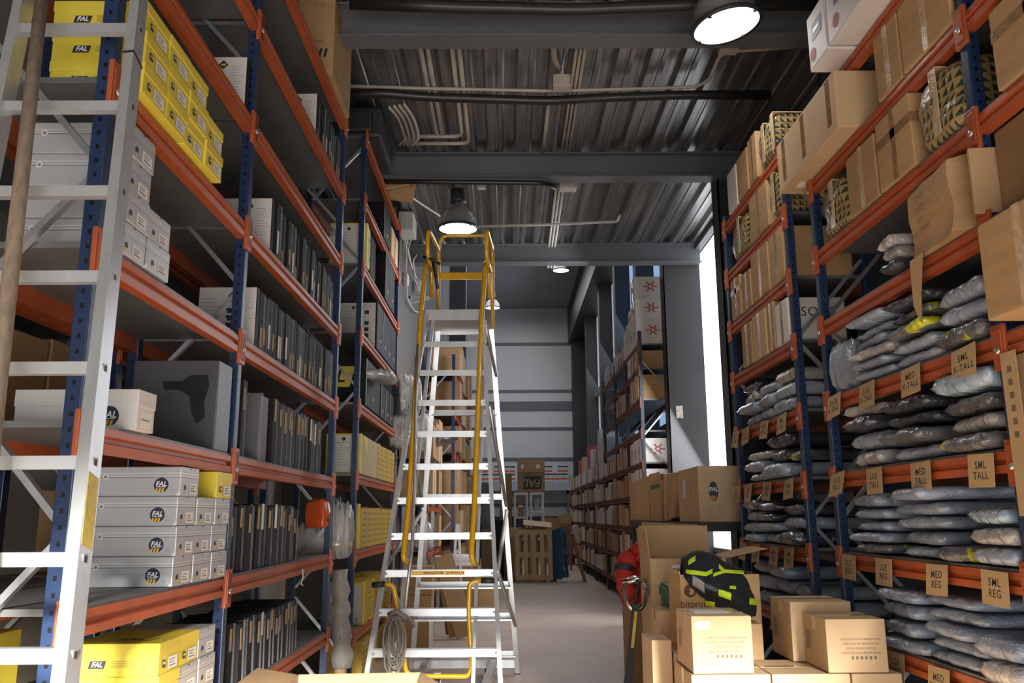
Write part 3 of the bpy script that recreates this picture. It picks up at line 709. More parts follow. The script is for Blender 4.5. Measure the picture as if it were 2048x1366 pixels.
# ------------------------------------------------------------------ boxes
def logo_disc(par, loc, face, r):
    mats = [INK_NAVY, INK_YELLOW]
    sh = [(disc(r, 28), 0)]
    for k in range(3):
        x = -r * .80 + k * r * .42
        sh.append(([(x, -r * 1.02), (x + r * .26, -r * 1.02), (x + r * .44, -r * .42), (x + r * .18, -r * .42)], 1))
    f = flat(par, 'round_logo', loc, face, sh, mats)
    me = text_mesh('FAL', r * .92, INK_WHITE, .22, .0007)
    link('lettering', me, f, (0, r * .12, .0015))
    flat(f, 'underline', (0, 0, .0012), '+z', [(rect(-r * .6, r * .62, -r * .30, -r * .22), 0)], [INK_WHITE])
    return f
def lines(par, loc, face, w, n, dz, mt, th=.003, seed=0, name='small_print'):
    rr = random.Random(seed); sh = []
    for k in range(n):
        ww = w * rr.uniform(.55, 1)
        sh.append((rect(0, ww, -k * dz - th, -k * dz), 0))
    return flat(par, name, loc, face, sh, [mt])
SBX, SBY, SBZ = .36, .205, .12
def make_silver():
    o = link('shoe_box', MB().bbox(-SBX / 2, SBX / 2, -SBY / 2, SBY / 2, 0, SBZ - .001, .004).mesh('shoe_box', SILVER))
    logo_disc(o, (.10, -SBY / 2 - .001, .044), '-y', .030)
    lines(o, (.135, -SBY / 2 - .001, .028), '-y', .03, 3, .005, INK_GREY, .0012, 3)
    for sx in (-1, 1): flat(o, 'bevel_corner', (sx * SBX / 2, -SBY / 2 - .0008, .002), '-y', [([(0, 0), (-sx * .018, 0), (0, .018)], 0)], [PAPER])
    h = flat(o, 'finger_hole', (-.13, -SBY / 2 - .001, .078), '-y', [(disc(.011, 16), 0), (disc(.007, 16), 1)], [PAPER, INK_GREY])
    flat(o, 'size_label', (SBX / 2 + .001, .035, .032), '+x', [(rect(-.042, .042, -.022, .022), 0), (rect(-.03, .02, .008, .012), 1), (rect(-.03, .01, -.002, .002), 1), (rect(-.03, .025, -.014, -.008), 1)], [PAPER, INK_GREY])
    flat(o, 'side_logo', (SBX / 2 + .001, -.055, .034), '+x', [(disc(.013, 16), 0), (rect(-.010, .008, -.018, -.008), 1)], [INK_NAVY, INK_YELLOW])
    flat(o, 'lock_notch', (SBX / 2 + .001, 0, .112), '+x', [([(-.010, .004), (.010, .004), (0, -.004)], 0)], [INK])
    return o
YBX, YBY, YBZ = .34, .21, .121
def make_yellow():
    o = link('shoe_box', MB().bbox(-YBX / 2, YBX / 2, -YBY / 2, YBY / 2, 0, YBZ - .001, .003).mesh('shoe_box', YEL_BOX))
    obj('lid', MB().bbox(-YBX / 2 - .003, YBX / 2 + .003, -YBY / 2 - .003, YBY / 2 + .003, YBZ - .042, YBZ, .003), YEL_BOX, o)
    f = flat(o, 'printed_logo', (-.06, -YBY / 2 - .0045, .045), '-y', [(rect(-.035, .025, -.014, .014, .008), 0)], [INK])
    link('lettering', text_mesh('FAL', .026, INK_WHITE, .25, .0006), f, (-.001, 0, .001))
    lines(o, (-.01, -YBY / 2 - .0045, .058), '-y', .11, 4, .007, INK_SOFT, .0013, 5)
    flat(o, 'size_label', (YBX / 2 + .0035, .03, .034), '+x', [(rect(-.048, .048, -.022, .024), 0), (rect(-.035, .02, .010, .014), 1), (rect(-.035, .01, .0, .004), 1), (rect(-.035, .03, -.013, -.008), 1)], [PAPER, INK_GREY])
    g = flat(o, 'side_logo', (YBX / 2 + .0035, -.058, .04), '+x', [(rect(-.014, .014, -.014, .014), 0)], [INK])
    link('lettering', text_mesh('FAL', .013, INK_WHITE, .2, .0003), g, (0, .002, .001))
    return o
SILV = make_silver(); YELL = make_yellow()
USED = {'s': False, 'y': False}
def shoe(kind, x, y, z, label, grp, rz=0.0):
    proto = SILV if kind == 's' else YELL
    if kind not in USED or not USED[kind]:
        USED[kind] = True
        proto.location = (x, y, z); proto.rotation_euler = (0, 0, rz); return tag(proto, label, 'box', grp)
    proto['category'] = 'box'
    return dup(proto, (x, y, z), rz, label, grp)
SILV['category'] = 'box'; YELL['category'] = 'box'
def shoe_stack(kinds_cols, Xr, Y0, Z0, where, grp):
    """kinds_cols: columns front to back, each a string from bottom to top"""
    cname = ['nearest', 'second', 'third', 'fourth', 'fifth']
    y = Y0
    rr = random.Random(len(where))
    for c, col in enumerate(kinds_cols):
        z = Z0
        for r, k in enumerate(col):
            w = SBY if k == 's' else YBY + .006
            hx = (SBX if k == 's' else YBX) / 2
            if k != '-':
                shoe(k, Xr - hx + rr.uniform(-.008, .004), y + w / 2, z, '%s shoe box %s, %s column of %s' % ({'s': 'silver', 'y': 'yellow'}[k], level_word(r, len(col)), cname[c], where), grp, rr.uniform(-.007, .007))
            z += SBZ if k == 's' else YBZ
        y += .2185
shoe_stack(['yyy', 'yyy', 'yyy', 'yy'], XL + .03, 2.83, 2.96, 'the high yellow pile', 'yellow shoe boxes on the upper left shelf')
shoe_stack(['ssss', 'ss'], XL + .01, 2.83, 2.36, 'the upper silver pile', 'silver shoe boxes under the yellow ones')
shoe_stack(['ssss', 'sss', 'sssy'], XL + .004, 3.545, 1.18, 'the lower silver pile', 'silver shoe boxes at chest height')
shoe_stack(['syy', 'ssy', 'sss'], XL + .02, 3.42, .62, 'the lowest shelf pile', 'shoe boxes on the lowest left shelf')
# large printed logo on the top yellow box of the lowest pile
for o in COL.objects:
    if o.parent is None and o.get('label', '').startswith('yellow shoe box on top, nearest column of the lowest'):
        f = flat(o, 'outlined_logo', (.02, 0, YBZ + .001), '+z', [(rect(-.085, .075, -.04, .04, .02), 0), (rect(-.08, .07, -.035, .035, .0175), 1)], [INK, YEL_BOX])
        link('lettering', text_mesh('FAL', .062, INK, .22, .0012), f, (-.002, 0, .001))
# lone white box on the third shelf
o = tag(obj('shoe_box', MB().bbox(-.22, .22, -.075, .075, 0, .145, .004), CARD_WHITE, None, (XL - .20, 3.12, 1.76)), 'lone white shoe box lying on the shelf just behind the leaning ladder', 'box')
logo_disc(o, (.12, -.0765, .05), '-y', .036)
flat(o, 'printed_band', (-.02, -.0762, .09), '-y', [(rect(-.19, .19, 0, .012), 0), (disc(.012, 16, -.14, .003), 0)], [mat('light_grey_ink', (.5, .5, .5))])
flat(o, 'size_label', (.221, .0, .04), '+x', [(rect(-.05, .05, -.03, .03), 0), (rect(-.04, .03, -.002, .004), 1)], [PAPER, INK_GREY])
obj('lid', MB().bbox(-.223, .223, -.078, .078, .085, .147, .004), CARD_WHITE, o)
# ------------------------------------------------------------------ black display folders
FD = .34
def folder_proto(k):
    rr = random.Random(50 + k)
    h = 1.0
    mb = MB().bbox(-FD, 0, -.5, .5, 0, 1, .006)
    me = MB().bbox(-FD, 0, -.017, .017, 0, .33, .003).mesh('display_folder', BLACKCARD)
    st = MB().box(0.001, .003, -.007, .006, .0, .095 + .02 * (k % 3)).mesh('kraft_strip', PAPER if k == 2 else KRAFT)
    sl = MB().box(-.004, .008, .0166, .0180, .0, .326).mesh('clear_sleeve', SLEEVE)
    return me, st, sl
FOLD = [folder_proto(k) for k in range(4)]
def folders(Z, Ya, Yb, n, h, where, grp, xf=XL - .02, lean=0.0, strip_top=True, seed=1, skip=()):
    rr = random.Random(seed)
    p = (Yb - Ya) / n
    for i in range(n):
        if i in skip: continue
        me, st, sl = FOLD[rr.randrange(4)]
        hh = h * rr.uniform(.965, 1.03) / .33
        th = p * rr.uniform(.72, .97) / .036
        o = link('display_folder', me, None, (xf + rr.uniform(-.02, .012), Ya + (i + .5) * p, Z + .001), (lean * rr.uniform(.3, 1.0), 0, rr.uniform(-.02, .02)))
        o.scale = (1, th, hh)
        s = link('kraft_strip', st, o, (0, rr.uniform(-.004, .004), (.19 if strip_top else .02) + rr.uniform(-.02, .03)))
        link('clear_sleeve', sl, o, (0, 0, 0))
        tag(o, '%s black folder from the near end, %s' % (ORD[i] if i < len(ORD) else 'last', where), 'folder', grp)
folders(.62, 4.42, 5.80, 14, .31, 'bottom folder shelf of the left rack', 'folders on the bottom left shelf', lean=.06, seed=1)
folders(1.18, 4.32, 5.72, 13, .335, 'folder shelf level with the lowest shoe logos', 'folders on the second left shelf', seed=2)
folders(1.76, 4.92, 6.32, 12, .37, 'folder shelf behind the torn grey box', 'folders on the third left shelf', seed=3)
folders(2.36, 4.60, 6.56, 22, .335, 'folder shelf at the middle of the rack', 'folders on the fourth left shelf', strip_top=False, seed=4)
folders(2.96, 4.80, 6.52, 19, .33, 'folder shelf just below the empty shelf', 'folders on the fifth left shelf', strip_top=False, seed=5)
folders(4.15, 5.80, 6.60, 9, .34, 'highest folder shelf under the big carton', 'folders on the highest left shelf', strip_top=False, seed=6)
o = link('display_folder', FOLD[0][0], None, (XL - .02, 4.40, 1.761)); o.scale = (1, 1.3, 1.2)
link('kraft_strip', FOLD[0][1], o, (0, 0, .2)); link('clear_sleeve', FOLD[0][2], o)
tag(o, 'single black folder right behind the rack post beside the torn grey box', 'folder')
def display_board(loc, w, h, label, icons=True, th=.05):
    o = obj('display_box', MB().bbox(-w, 0, 0, th, 0, h, .003), BLACKCARD, None, loc)
    obj('white_cover', MB().box(-w + .004, -.004, -.004, 0.0015, .004, h - .004), CARD_WHITE, o)
    f = flat(o, 'diamond_mark', (-w * .42, -.005, h * .84), '-y', [([(0, -.026), (.026, 0), (0, .026), (-.026, 0)], 0), (rect(-.013, .013, -.006, .006), 1)], [INK, INK_YELLOW])
    if icons:
        for k in range(4):
            flat(o, 'pictogram', (-w * .45, -.005, h * (.60 - .12 * k)), '-y', [(rect(-.022, .022, 0, .012), 0), (rect(-.014, .014, -.016, 0), 0)], [INK])
    lines(o, (-w * .30, -.005, h * .80), '-y', w * .26, 12, h * .055, INK_GREY, .0022, 9)
    lines(o, (-w * .95, -.005, h * .80), '-y', w * .36, 10, h * .065, INK_GREY, .0022, 11)
    return tag(o, label, 'display box')
display_board((XL - .02, 4.53, 2.36), .32, .335, 'white printed display box front with black pictograms at the start of the middle folder row')
display_board((XL - .02, 4.73, 2.96), .32, .33, 'white printed display box front starting the folder row under the empty shelf', icons=False)
display_board((XL - .02, 4.13, 3.55), .30, .30, 'white printed display box alone on the high shelf, left of the blue post')
display_board((XL - .02, 5.72, 4.15), .32, .33, 'white printed display box below the big brown carton at the top', icons=False)
# dark grey box with a torn print, and the plain one behind the post
o = tag(obj('display_box', MB().bbox(-.40, 0, 0, .20, 0, .42, .005), DARKCARD, None, (XL - .01, 3.96, 1.76)), 'large charcoal display box with a torn black patch on its front', 'display box')
pts = [(-.02, .10), (.02, .13), (.10, .13), (.11, .08), (.09, .0), (.10, -.07), (.06, -.10), (.035, -.05), (.02, .03), (-.03, .06), (-.10, .06), (-.11, .10)]
flat(o, 'torn_patch', (-.15, -.001, .22), '-y', [(pts, 0)], [BLACKCARD])
obj('tape', MB().box(-.401, -.39, -.001, .1, .2, .205), GALV, o)
o = tag(obj('display_box', MB().bbox(-.34, 0, 0, .16, 0, .36, .005), DARKCARD, None, (XL - .02, 4.70, 1.76)), 'plain charcoal display box standing before the third folder row', 'display box')
obj('clear_sleeve', MB().box(-.345, .015, -.004, -.001, 0, .37), SLEEVE, o)

# ------------------------------------------------------------------ generic cartons
def carton(loc, sx, sy, sz, label, m=CARD, cat='box', grp=None, rz=0.0, tape='top', tm=None, name='carton', b=.006, faces='', seed=None, tilt=(0, 0)):
    """a closed carton: origin at the middle of its base; flaps meet along x on the top"""
    o = obj(name, MB().bbox(-sx / 2, sx / 2, -sy / 2, sy / 2, 0, sz, b), m, None, loc, (tilt[0], tilt[1], rz))
    tag(o, label, cat, grp)
    if tape:
        tm = tm or TAPE
        w = min(.048, sx * .16, sy * .2) / 2
        ov = min(.07, sz * .3)
        if tape in ('top', 'x'):   # tape runs along x over the top and down both x ends
            mb = MB().box(-sx / 2 - .001, sx / 2 + .001, -w, w, sz, sz + .001).box(sx / 2, sx / 2 + .001, -w, w, sz - ov, sz + .001).box(-sx / 2 - .001, -sx / 2, -w, w, sz - ov, sz + .001)
        elif tape == 'y':          # tape runs along y
            mb = MB().box(-w, w, -sy / 2 - .001, sy / 2 + .001, sz, sz + .001).box(-w, w, -sy / 2 - .001, -sy / 2, sz - ov, sz + .001).box(-w, w, sy / 2, sy / 2 + .001, sz - ov, sz + .001)
        elif tape == 'side':       # seam facing the aisle: vertical strip on both x faces
            mb = MB().box(*((sx / 2, sx / 2 + .001) if loc[0] < 0 else (-sx / 2 - .001, -sx / 2)), -w, w, .0, sz)
        elif tape == 'wrap':       # belts right round
            mb = MB().box(-sx / 2 - .001, sx / 2 + .001, -sy / 2 - .001, sy / 2 + .001, sz * .60, sz * .60 + 2 * w).box(-sx / 2 - .001, sx / 2 + .001, -w, w, .002, sz + .001)
        obj('packing_tape', mb, tm, o)
    if tape in ('top', 'x'): obj('flap_seam', MB().box(-sx / 2 + .004, sx / 2 - .004, -.0015, .0015, sz - .001, sz + .0005), INK_SOFT, o)
    return o
# big carton high over the black folders
a = onZ(663, 152, 4.75); b = onZ(702, 240, 4.75)
print('bigcarton', a, b)
bx = (a.x + b.x) / 2
b.y = min(b.y, 6.66)
o = carton((bx - .30, (a.y + b.y) / 2, 4.75), .60, b.y - a.y, .66, 'big brown carton overhanging the top shelf of the left rack, with black stripes print', CARD, tape='y')
for k in range(3): pass
yy = -(b.y - a.y) / 2 - .001
flat(o, 'stripe_mark', (.14, yy, .16), '-y', [([(k * .04, 0), (k * .04 + .022, 0), (k * .04 + .036, .07), (k * .04 + .014, .07)], 0) for k in range(3)], [INK])
lines(o, (.05, yy, .30), '-y', .18, 3, .018, INK_SOFT, .006, 2)
flat(o, 'round_logo', (-.06, yy, .48), '-y', [(disc(.10, 28), 0)], [INK_NAVY])
for k, s in enumerate(('[', 'T', 'Y', 'O')): write(s, .045, INK_SOFT, o, (.05 + .05 * k, yy, .60), '-y')
flat(o, 'hand_hole', (.302, 0, .35), '+x', [(rect(-.02, .02, -.006, .006), 0), (rect(-.20, -.18, .2, .25), 0), (rect(-.2, -.18, -.25, -.2), 0)], [INK_SOFT])
# cartons on the rack behind
carton((XL - .88, 3.30, 1.76), .50, .62, .44, 'tall brown carton behind the leaning ladder, deep in the rear rack', CARD_DARK, tape='y')
carton((XL - .88, 3.91, 1.76), .50, .54, .46, 'brown carton deep in the rear rack behind the white shoe box', CARD_DARK, tape='y')
carton((XL - .88, 4.75, 1.76), .50, .50, .42, 'brown carton deep in the rear rack behind the torn charcoal box', CARD_DARK, tape='y')
o = carton((XL - .86, 3.25, .62), .50, .70, .40, 'yellow carton deep in the rear rack at the lower left corner', YEL_BOX, tape=None)
carton((XL - .88, 4.9, 1.18), .5, .6, .42, 'brown carton deep in the rear rack behind the second folder row', CARD_DARK, tape='y')

# ------------------------------------------------------------------ second left rack: yellow display boxes and black cases
def ydisplay(Z, Ya, Yb, n, h, where, grp, seed=0, x=XL + .01):
    rr = random.Random(seed); p = (Yb - Ya) / n
    for i in range(n):
        o = obj('display_case', MB().bbox(-.34, 0, -p * .46, p * .46, 0, h * rr.uniform(.97, 1.02), .004), YELDISP, None, (x + rr.uniform(-.01, .01), Ya + (i + .5) * p, Z))
        tag(o, '%s yellow patterned display case from near end, %s' % (ORD[i], where), 'display case', grp)
def yfront(Z, Y, w, h, label, th=.07, x=XL + .01, col=None):
    o = obj('display_case', MB().bbox(-w, 0, 0, th, 0, h, .004), YEL_BOX if col is None else col, None, (x, Y, Z))
    obj('white_cover', MB().box(-w + .02, -.02, -.003, 0.001, .018, h - .018), CARD_WHITE, o)
    lines(o, (-w + .05, -.004, h * .78), '-y', w * .55, 9, h * .07, INK_GREY, .003, int(Y * 10))
    flat(o, 'diamond_mark', (-w * .5, -.004, h * .86), '-y', [([(0, -.022), (.022, 0), (0, .022), (-.022, 0)], 0)], [INK])
    flat(o, 'ring_mark', (-.06, -.004, .05), '-y', [(disc(.014, 14), 0), (disc(.009, 14), 1)], [INK_GREY, CARD_WHITE])
    return tag(o, label, 'display case')
yfront(1.84, 7.86, .32, .37, 'yellow framed white display case facing the aisle, mid height beside the ladder')
o = tag(obj('display_case', MB().bbox(-.34, 0, 0, .9, 0, .36, .004), mat('tan_card', (.50, .34, .15), .6), None, (XL + .01, 7.94, 1.84)), 'long tan case with yellow corner flap behind the yellow framed front', 'display case')
flat(o, 'corner_flap', (.001, .12, .36), '+x', [([(-.12, 0), (.18, 0), (.16, -.17)], 0)], [YEL_BOX])
ydisplay(1.84, 8.86, 10.2, 7, .36, 'shelf left of the ladder at eye level', 'patterned cases at eye level')
yfront(1.17, 7.86, .30, .40, 'white display case with small print and yellow top beside the wrapped tube')
ydisplay(1.17, 8.02, 10.2, 12, .37, 'shelf left of the ladder at knee level', 'patterned cases on the second shelf', 1)
yfront(.47, 8.25, .34, .38, 'white display case with thick yellow frame on the low shelf', th=.06)
ydisplay(.47, 8.33, 8.95, 4, .38, 'low shelf behind the yellow framed case', 'patterned cases on the low shelf', 2)
ydisplay(.47, 9.35, 10.2, 5, .38, 'far end of the low shelf', 'patterned cases at the end of the low shelf', 3)
ydisplay(.0, 8.3, 10.2, 10, .33, 'floor under the low shelf', 'patterned cases on the floor', 4)
yfront(3.82, 7.86, .36, .43, 'white display case with yellow border high beside the blue post')
o = tag(obj('display_case', MB().bbox(-.32, 0, 0, .10, 0, .42, .02), YEL_BOX, None, (XL + .01, 7.95, 3.82)), 'yellow case with two round holes next to the high white case', 'display case')
flat(o, 'round_holes', (.001, .05, .1), '+x', [(disc(.02, 14), 0), (disc(.02, 14, 0, .2), 0)], [INK])
for k in range(5):
    o = link('display_folder', FOLD[k % 4][0], None, (XL, 8.14 + k * .075, 3.82), (.05, 0, 0)); o.scale = (1, 1.5, 1.22)
    tag(o, '%s dark folder behind the yellow case high beside the ladder' % ORD[k], 'folder', 'dark folders high beside the ladder')
def bcase(Z, Y, w, d, h, label):
    o = tag(obj('black_case', MB().bbox(-w, 0, 0, d, 0, h, .008), BLACKCARD, None, (XL + .01, Y, Z)), label, 'case')
    flat(o, 'yellow_dot', (.001, d * .5, h * .25), '+x', [(disc(.022, 14), 0)], [INK_YELLOW])
    obj('edge_trim', MB().box(-.004, .003, -.002, .004, .004, h - .004), GALV, o)
    return o
bcase(3.82, 9.15, .34, .40, .55, 'tall black case on the high shelf near the cable wall'); bcase(3.82, 9.57, .34, .34, .52, 'second tall black case on the high shelf near the cable wall')
bcase(4.47, 8.95, .34, .5, .42, 'black case on the top shelf beside the grey cable wall'); o = carton((XL - .16, 9.85, 4.47), .34, .6, .34, 'yellow cardboard carton on the top shelf beside the grey cable wall', CARD_PALE, tape='side')
o = yfront(3.16, 8.62, .50, .50, 'wide white display case with five black pictograms beside the ladder top', col=BLACKCARD)
for k in range(5): flat(o, 'pictogram', (-.11, -.005, .38 - .065 * k - (.05 if k else 0)), '-y', [(rect(-.022, .022, -.02, .02), 0)], [INK])
flat(o, 'yellow_strip', (-.10, -.005, .03), '-y', [(rect(-.12, .07, -.02, .02), 0)], [INK_YELLOW])
for k in range(4): bcase(3.16, 8.72 + .36 * k, .34, .34, .50, '%s black case behind the wide white pictogram case' % ORD[k])
o = bcase(2.49, 8.05, .62, .9, .46, 'large black case with yellow lettering beside the ladder')
f = flat(o, 'yellow_logo', (-.36, -.002, .28), '-y', [(rect(-.22, .20, -.10, .10, .05), 0)], [YEL_BOX])
link('lettering', text_mesh('FAL', .17, INK, .2, .004), f, (.01, 0, .001))
for k in range(3): bcase(2.49, 9.05 + .36 * k, .34, .3, .36, '%s black case behind the large lettered case' % ORD[k])
# flattened cartons sticking out on top
o = carton((XL + .02, 9.5, 5.12), .46, .05, .40, 'flattened carton sheet sticking up at the top of the rack beside the lamp', CARD, tape=None, tilt=(0, .18))
o = carton((XL + .05, 9.25, 5.165), .40, .04, .30, 'second flattened carton sheet leaning on the top of the rack', CARD, tape=None, tilt=(0, -.2))
# ================================================================== right-hand racks
RT = [.79, 1.24, 1.70, 2.15, 2.62, 3.07, 3.54, 3.99]
YA0, YA1, YA2, YB1, YB2 = 1.40, 3.27, 5.11, 5.62, 7.20
rackA = rack('near right blue and orange rack hung with garment size cards', XR, 1, [YA0, YA1, YA2], [RT, RT], 4.75)
_fp = [c for c in rackA.children if c.name.startswith('post') and abs(c.location.y - (YA2 - YA0)) < .01 and c.location.x < .1][0]; _fp.data = post_mesh(3.53)
rackB = rack('second right blue and orange rack, beyond the gap before the bright window', XR, 1, [YB1, YB2], [RT], 4.06)
def YX(px, Z, X):
    lo, hi = .8, 40.0
    for _ in range(50):
        y = (lo + hi) / 2
        v = Vector((X, y, Z)) - CAMP
        q = 1024 + F_PX * v.dot(rt) / v.dot(fw)
        if q > px: lo = y
        else: hi = y
    return (lo + hi) / 2
BAYS = [(y_ + .043, z_ - .043) for y_, z_ in ((YA0, YA1), (YA1, YA2), (YB1, YB2))]
def cap(levels, Z, h):
    up_ = [q for q in levels if q > Z + .05]
    return min(h, up_[0] - .099 - Z) if up_ else h
def clampY(ya, yb):
    lo, hi = min(ya, yb), max(ya, yb); c = (lo + hi) / 2
    b = min(BAYS, key=lambda q: 0 if q[0] < c < q[1] else min(abs(q[0] - c), abs(q[1] - c)))
    return max(lo, b[0]), min(hi, b[1])
# ------------------------------------------------------------------ garment bags
def bag_mesh(seed, m, L=1.0, W=1.0, T=1.0, nu=26, nv=18, sharp=4.5, wr=.16):
    """a filled polybag lying flat; x runs along its length, its base is z=0"""
    me_v = []; fs = []
    off = Vector((seed * 3.7, seed * 1.9, seed * 5.3))
    for side in (1, -1):
        for i in range(nu + 1):
            u = -1 + 2 * i / nu
            for j in range(nv + 1):
                v = -1 + 2 * j / nv
                a = max(0.0, 1 - abs(u) ** (sharp + 1.5)); b = max(0.0, 1 - abs(v) ** sharp)
                th = (a * b) ** .27
                nz = noise.noise(Vector((u * 1.6, v * 1.3, side * .7)) + off) * .5 + noise.noise(Vector((u * 4.2, v * 3.1, side * 1.3)) + off * 2) * .28
                cr = noise.noise(Vector((u * 9, v * 2.6, side)) + off * 3) * wr * .9 + noise.noise(Vector((u * 5, v * 9, side)) + off * 4) * wr * .6
                edge = 1 - min(a, b)
                wob = noise.noise(Vector((u * 3 + 11, v * 3, 0)) + off) * .05
                z = side * .5 * th * (1 + nz * .26 + cr * .8) 
                if side < 0: z = max(z, -.5 * th)
                z += (edge ** 3) * noise.noise(Vector((u * 2.5, v * 2.5, 3)) + off) * .30
                x = u * .5 * (1 + wob) ; y = v * .5 * (1 + wob * 1.2) * (1 - .05 * (1 - a) * 0)
                me_v.append(Vector((x * L, y * W, max(0, (z + .5) * T))))
    n1 = (nu + 1) * (nv + 1)
    zm_ = max(v.z for v in me_v)
    for v in me_v: v.z *= T / zm_
    for s in (0, 1):
        for i in range(nu):
            for j in range(nv):
                q = [s * n1 + i * (nv + 1) + j, s * n1 + (i + 1) * (nv + 1) + j, s * n1 + (i + 1) * (nv + 1) + j + 1, s * n1 + i * (nv + 1) + j + 1]
                fs.append(q if s == 0 else q[::-1])
    me = bpy.data.meshes.new('garment_bag'); me.from_pydata([tuple(v) for v in me_v], [], fs); me.materials.append(m)
    bm = bmesh.new(); bm.from_mesh(me); bmesh.ops.remove_doubles(bm, verts=bm.verts, dist=.0008 * max(L, W)); bmesh.ops.recalc_face_normals(bm, faces=bm.faces); bm.to_mesh(me); bm.free()
    for p in me.polygons: p.use_smooth = True
    return me
BAGM = {}
def bagm(kind, k):
    key = (kind, k)
    if key not in BAGM: BAGM[key] = bag_mesh(len(BAGM) * 7 + k, {'g': BAG_GREY, 'd': BAG_DARK, 'h': BAG_HIVIS, 'c': BAG_CLEAR, 'b': BAG_BLUE}[kind], .50, .40, .09)
    return BAGM[key]
KN = {'g': 'grey', 'd': 'dark', 'h': 'yellow-marked', 'c': 'clear', 'b': 'pale blue'}
def bag_pile(Z, Yc, kinds, where, grp, T=.082, W=.42, L=.52, X=XR - .03, sag=.03, seed=0, big=None):
    rr = random.Random(seed + int(Yc * 100)); z = Z
    T = min(T, (cap(RT, Z, 9) - .01) / (len(kinds) * 1.10 + .3 * bool(big)))
    n = len(kinds)
    for i, k in enumerate(kinds):
        t = T * rr.uniform(.85, 1.15); w = W * rr.uniform(.88, 1.0); yl_, yh_ = clampY(Yc - w / 2 - .02, Yc + w / 2 + .02); w = min(w, yh_ - yl_ - .02); yc_ = (yl_ + yh_) / 2; l = L * rr.uniform(.92, 1.04)
        if big and i in big: t *= big[i]
        o = link('garment_bag', bagm(k, rr.randrange(3)), None, (X + l / 2 + rr.uniform(-.03, .05), yc_ + rr.uniform(-.01, .01), z + .003),
                 (rr.uniform(-.006, .006), rr.uniform(-.006, .006), rr.uniform(-.12, .12)))
        o.scale = (l / .50, w / .40, t / .09)
        tag(o, '%s bagged garment %s, %s' % (KN[k], level_word(i, n), where), 'garment bag', grp)
        z += t * 1.0 + .002
def card(Y, Z, text, label, tilt=0.0, roll=0.0, w=.19, h=.135, grp='cardboard size cards on the right racks', X=XR - .019, ts=.045):
    o = obj('size_card', MB().box(-w / 2, w / 2, -h, 0, -.0012, .0012), KRAFT, None, (X, Y, Z - .012))
    o.rotation_euler = (Euler(FACE['-x']).to_matrix() @ Matrix.Rotation(-tilt, 3, 'X') @ Matrix.Rotation(roll, 3, 'Z')).to_euler()
    link('lettering', text_mesh(text, ts, INK, 0, .0002, spacing=1.15, line=.95), o, (0, -h * .5, .0018))
    return tag(o, label, 'card', None)
g = 'garment bags on the right rack, '
# X-TALL shelf
bag_pile(2.15, 4.42, 'ggcggg', 'left pile, X-TALL shelf', g + 'X-TALL shelf', T=.060, W=.42)
bag_pile(2.15, 3.98, 'gghhd', 'middle pile, X-TALL shelf', g + 'X-TALL shelf', T=.064, W=.42, seed=3)
bag_pile(2.15, 3.52, 'hgg', 'right pile, X-TALL shelf', g + 'X-TALL shelf', T=.10, W=.38, seed=5)
o = link('garment_parcel', bag_mesh(91, BAG_GREY, .36, .34, .30, sharp=6, wr=.5), None, (XR + .16, 4.84, 2.152), (0, 0, .1))
o.scale = (.95, .95, 1.12); tag(o, 'big upright grey plastic parcel at the far end of the X-TALL shelf', 'parcel')
# TALL shelf
bag_pile(1.70, 4.62, 'cgd', 'left pile, TALL shelf', g + 'TALL shelf', T=.088, W=.40)
bag_pile(1.70, 4.12, 'ghdd', 'middle pile, TALL shelf', g + 'TALL shelf', T=.075, W=.45, seed=2)
bag_pile(1.70, 3.55, 'hchb', 'right pile, TALL shelf', g + 'TALL shelf', T=.085, W=.40, seed=8, big={3: 1.5})
o = link('garment_bag', bagm('c', 1), None, (XR + .18, 4.66, 1.975), (0, 0, .3)); o.scale = (.75, .85, .8)
tag(o, 'shiny clear bag with pale yellow cloth lying over the left pile of the TALL shelf', 'garment bag')
# REG shelf
bag_pile(1.24, 4.66, 'hgggg', 'left pile, REG shelf', g + 'REG shelf', T=.072, W=.36, seed=1, big={4: 1.35})
bag_pile(1.24, 4.12, 'ggggg', 'middle pile, REG shelf', g + 'REG shelf', T=.066, W=.46, L=.54, seed=4)
o = link('garment_bag', bagm('h', 1), None, (XR + .14, 3.80, 1.24), (0, 0, .5)); o.scale = (.6, .7, .85)
tag(o, 'small clear bag with yellow detail squeezed in front of the middle REG pile', 'garment bag')
bag_pile(1.24, 3.42, 'gcb', 'right pile, REG shelf', g + 'REG shelf', T=.07, W=.36, seed=6)
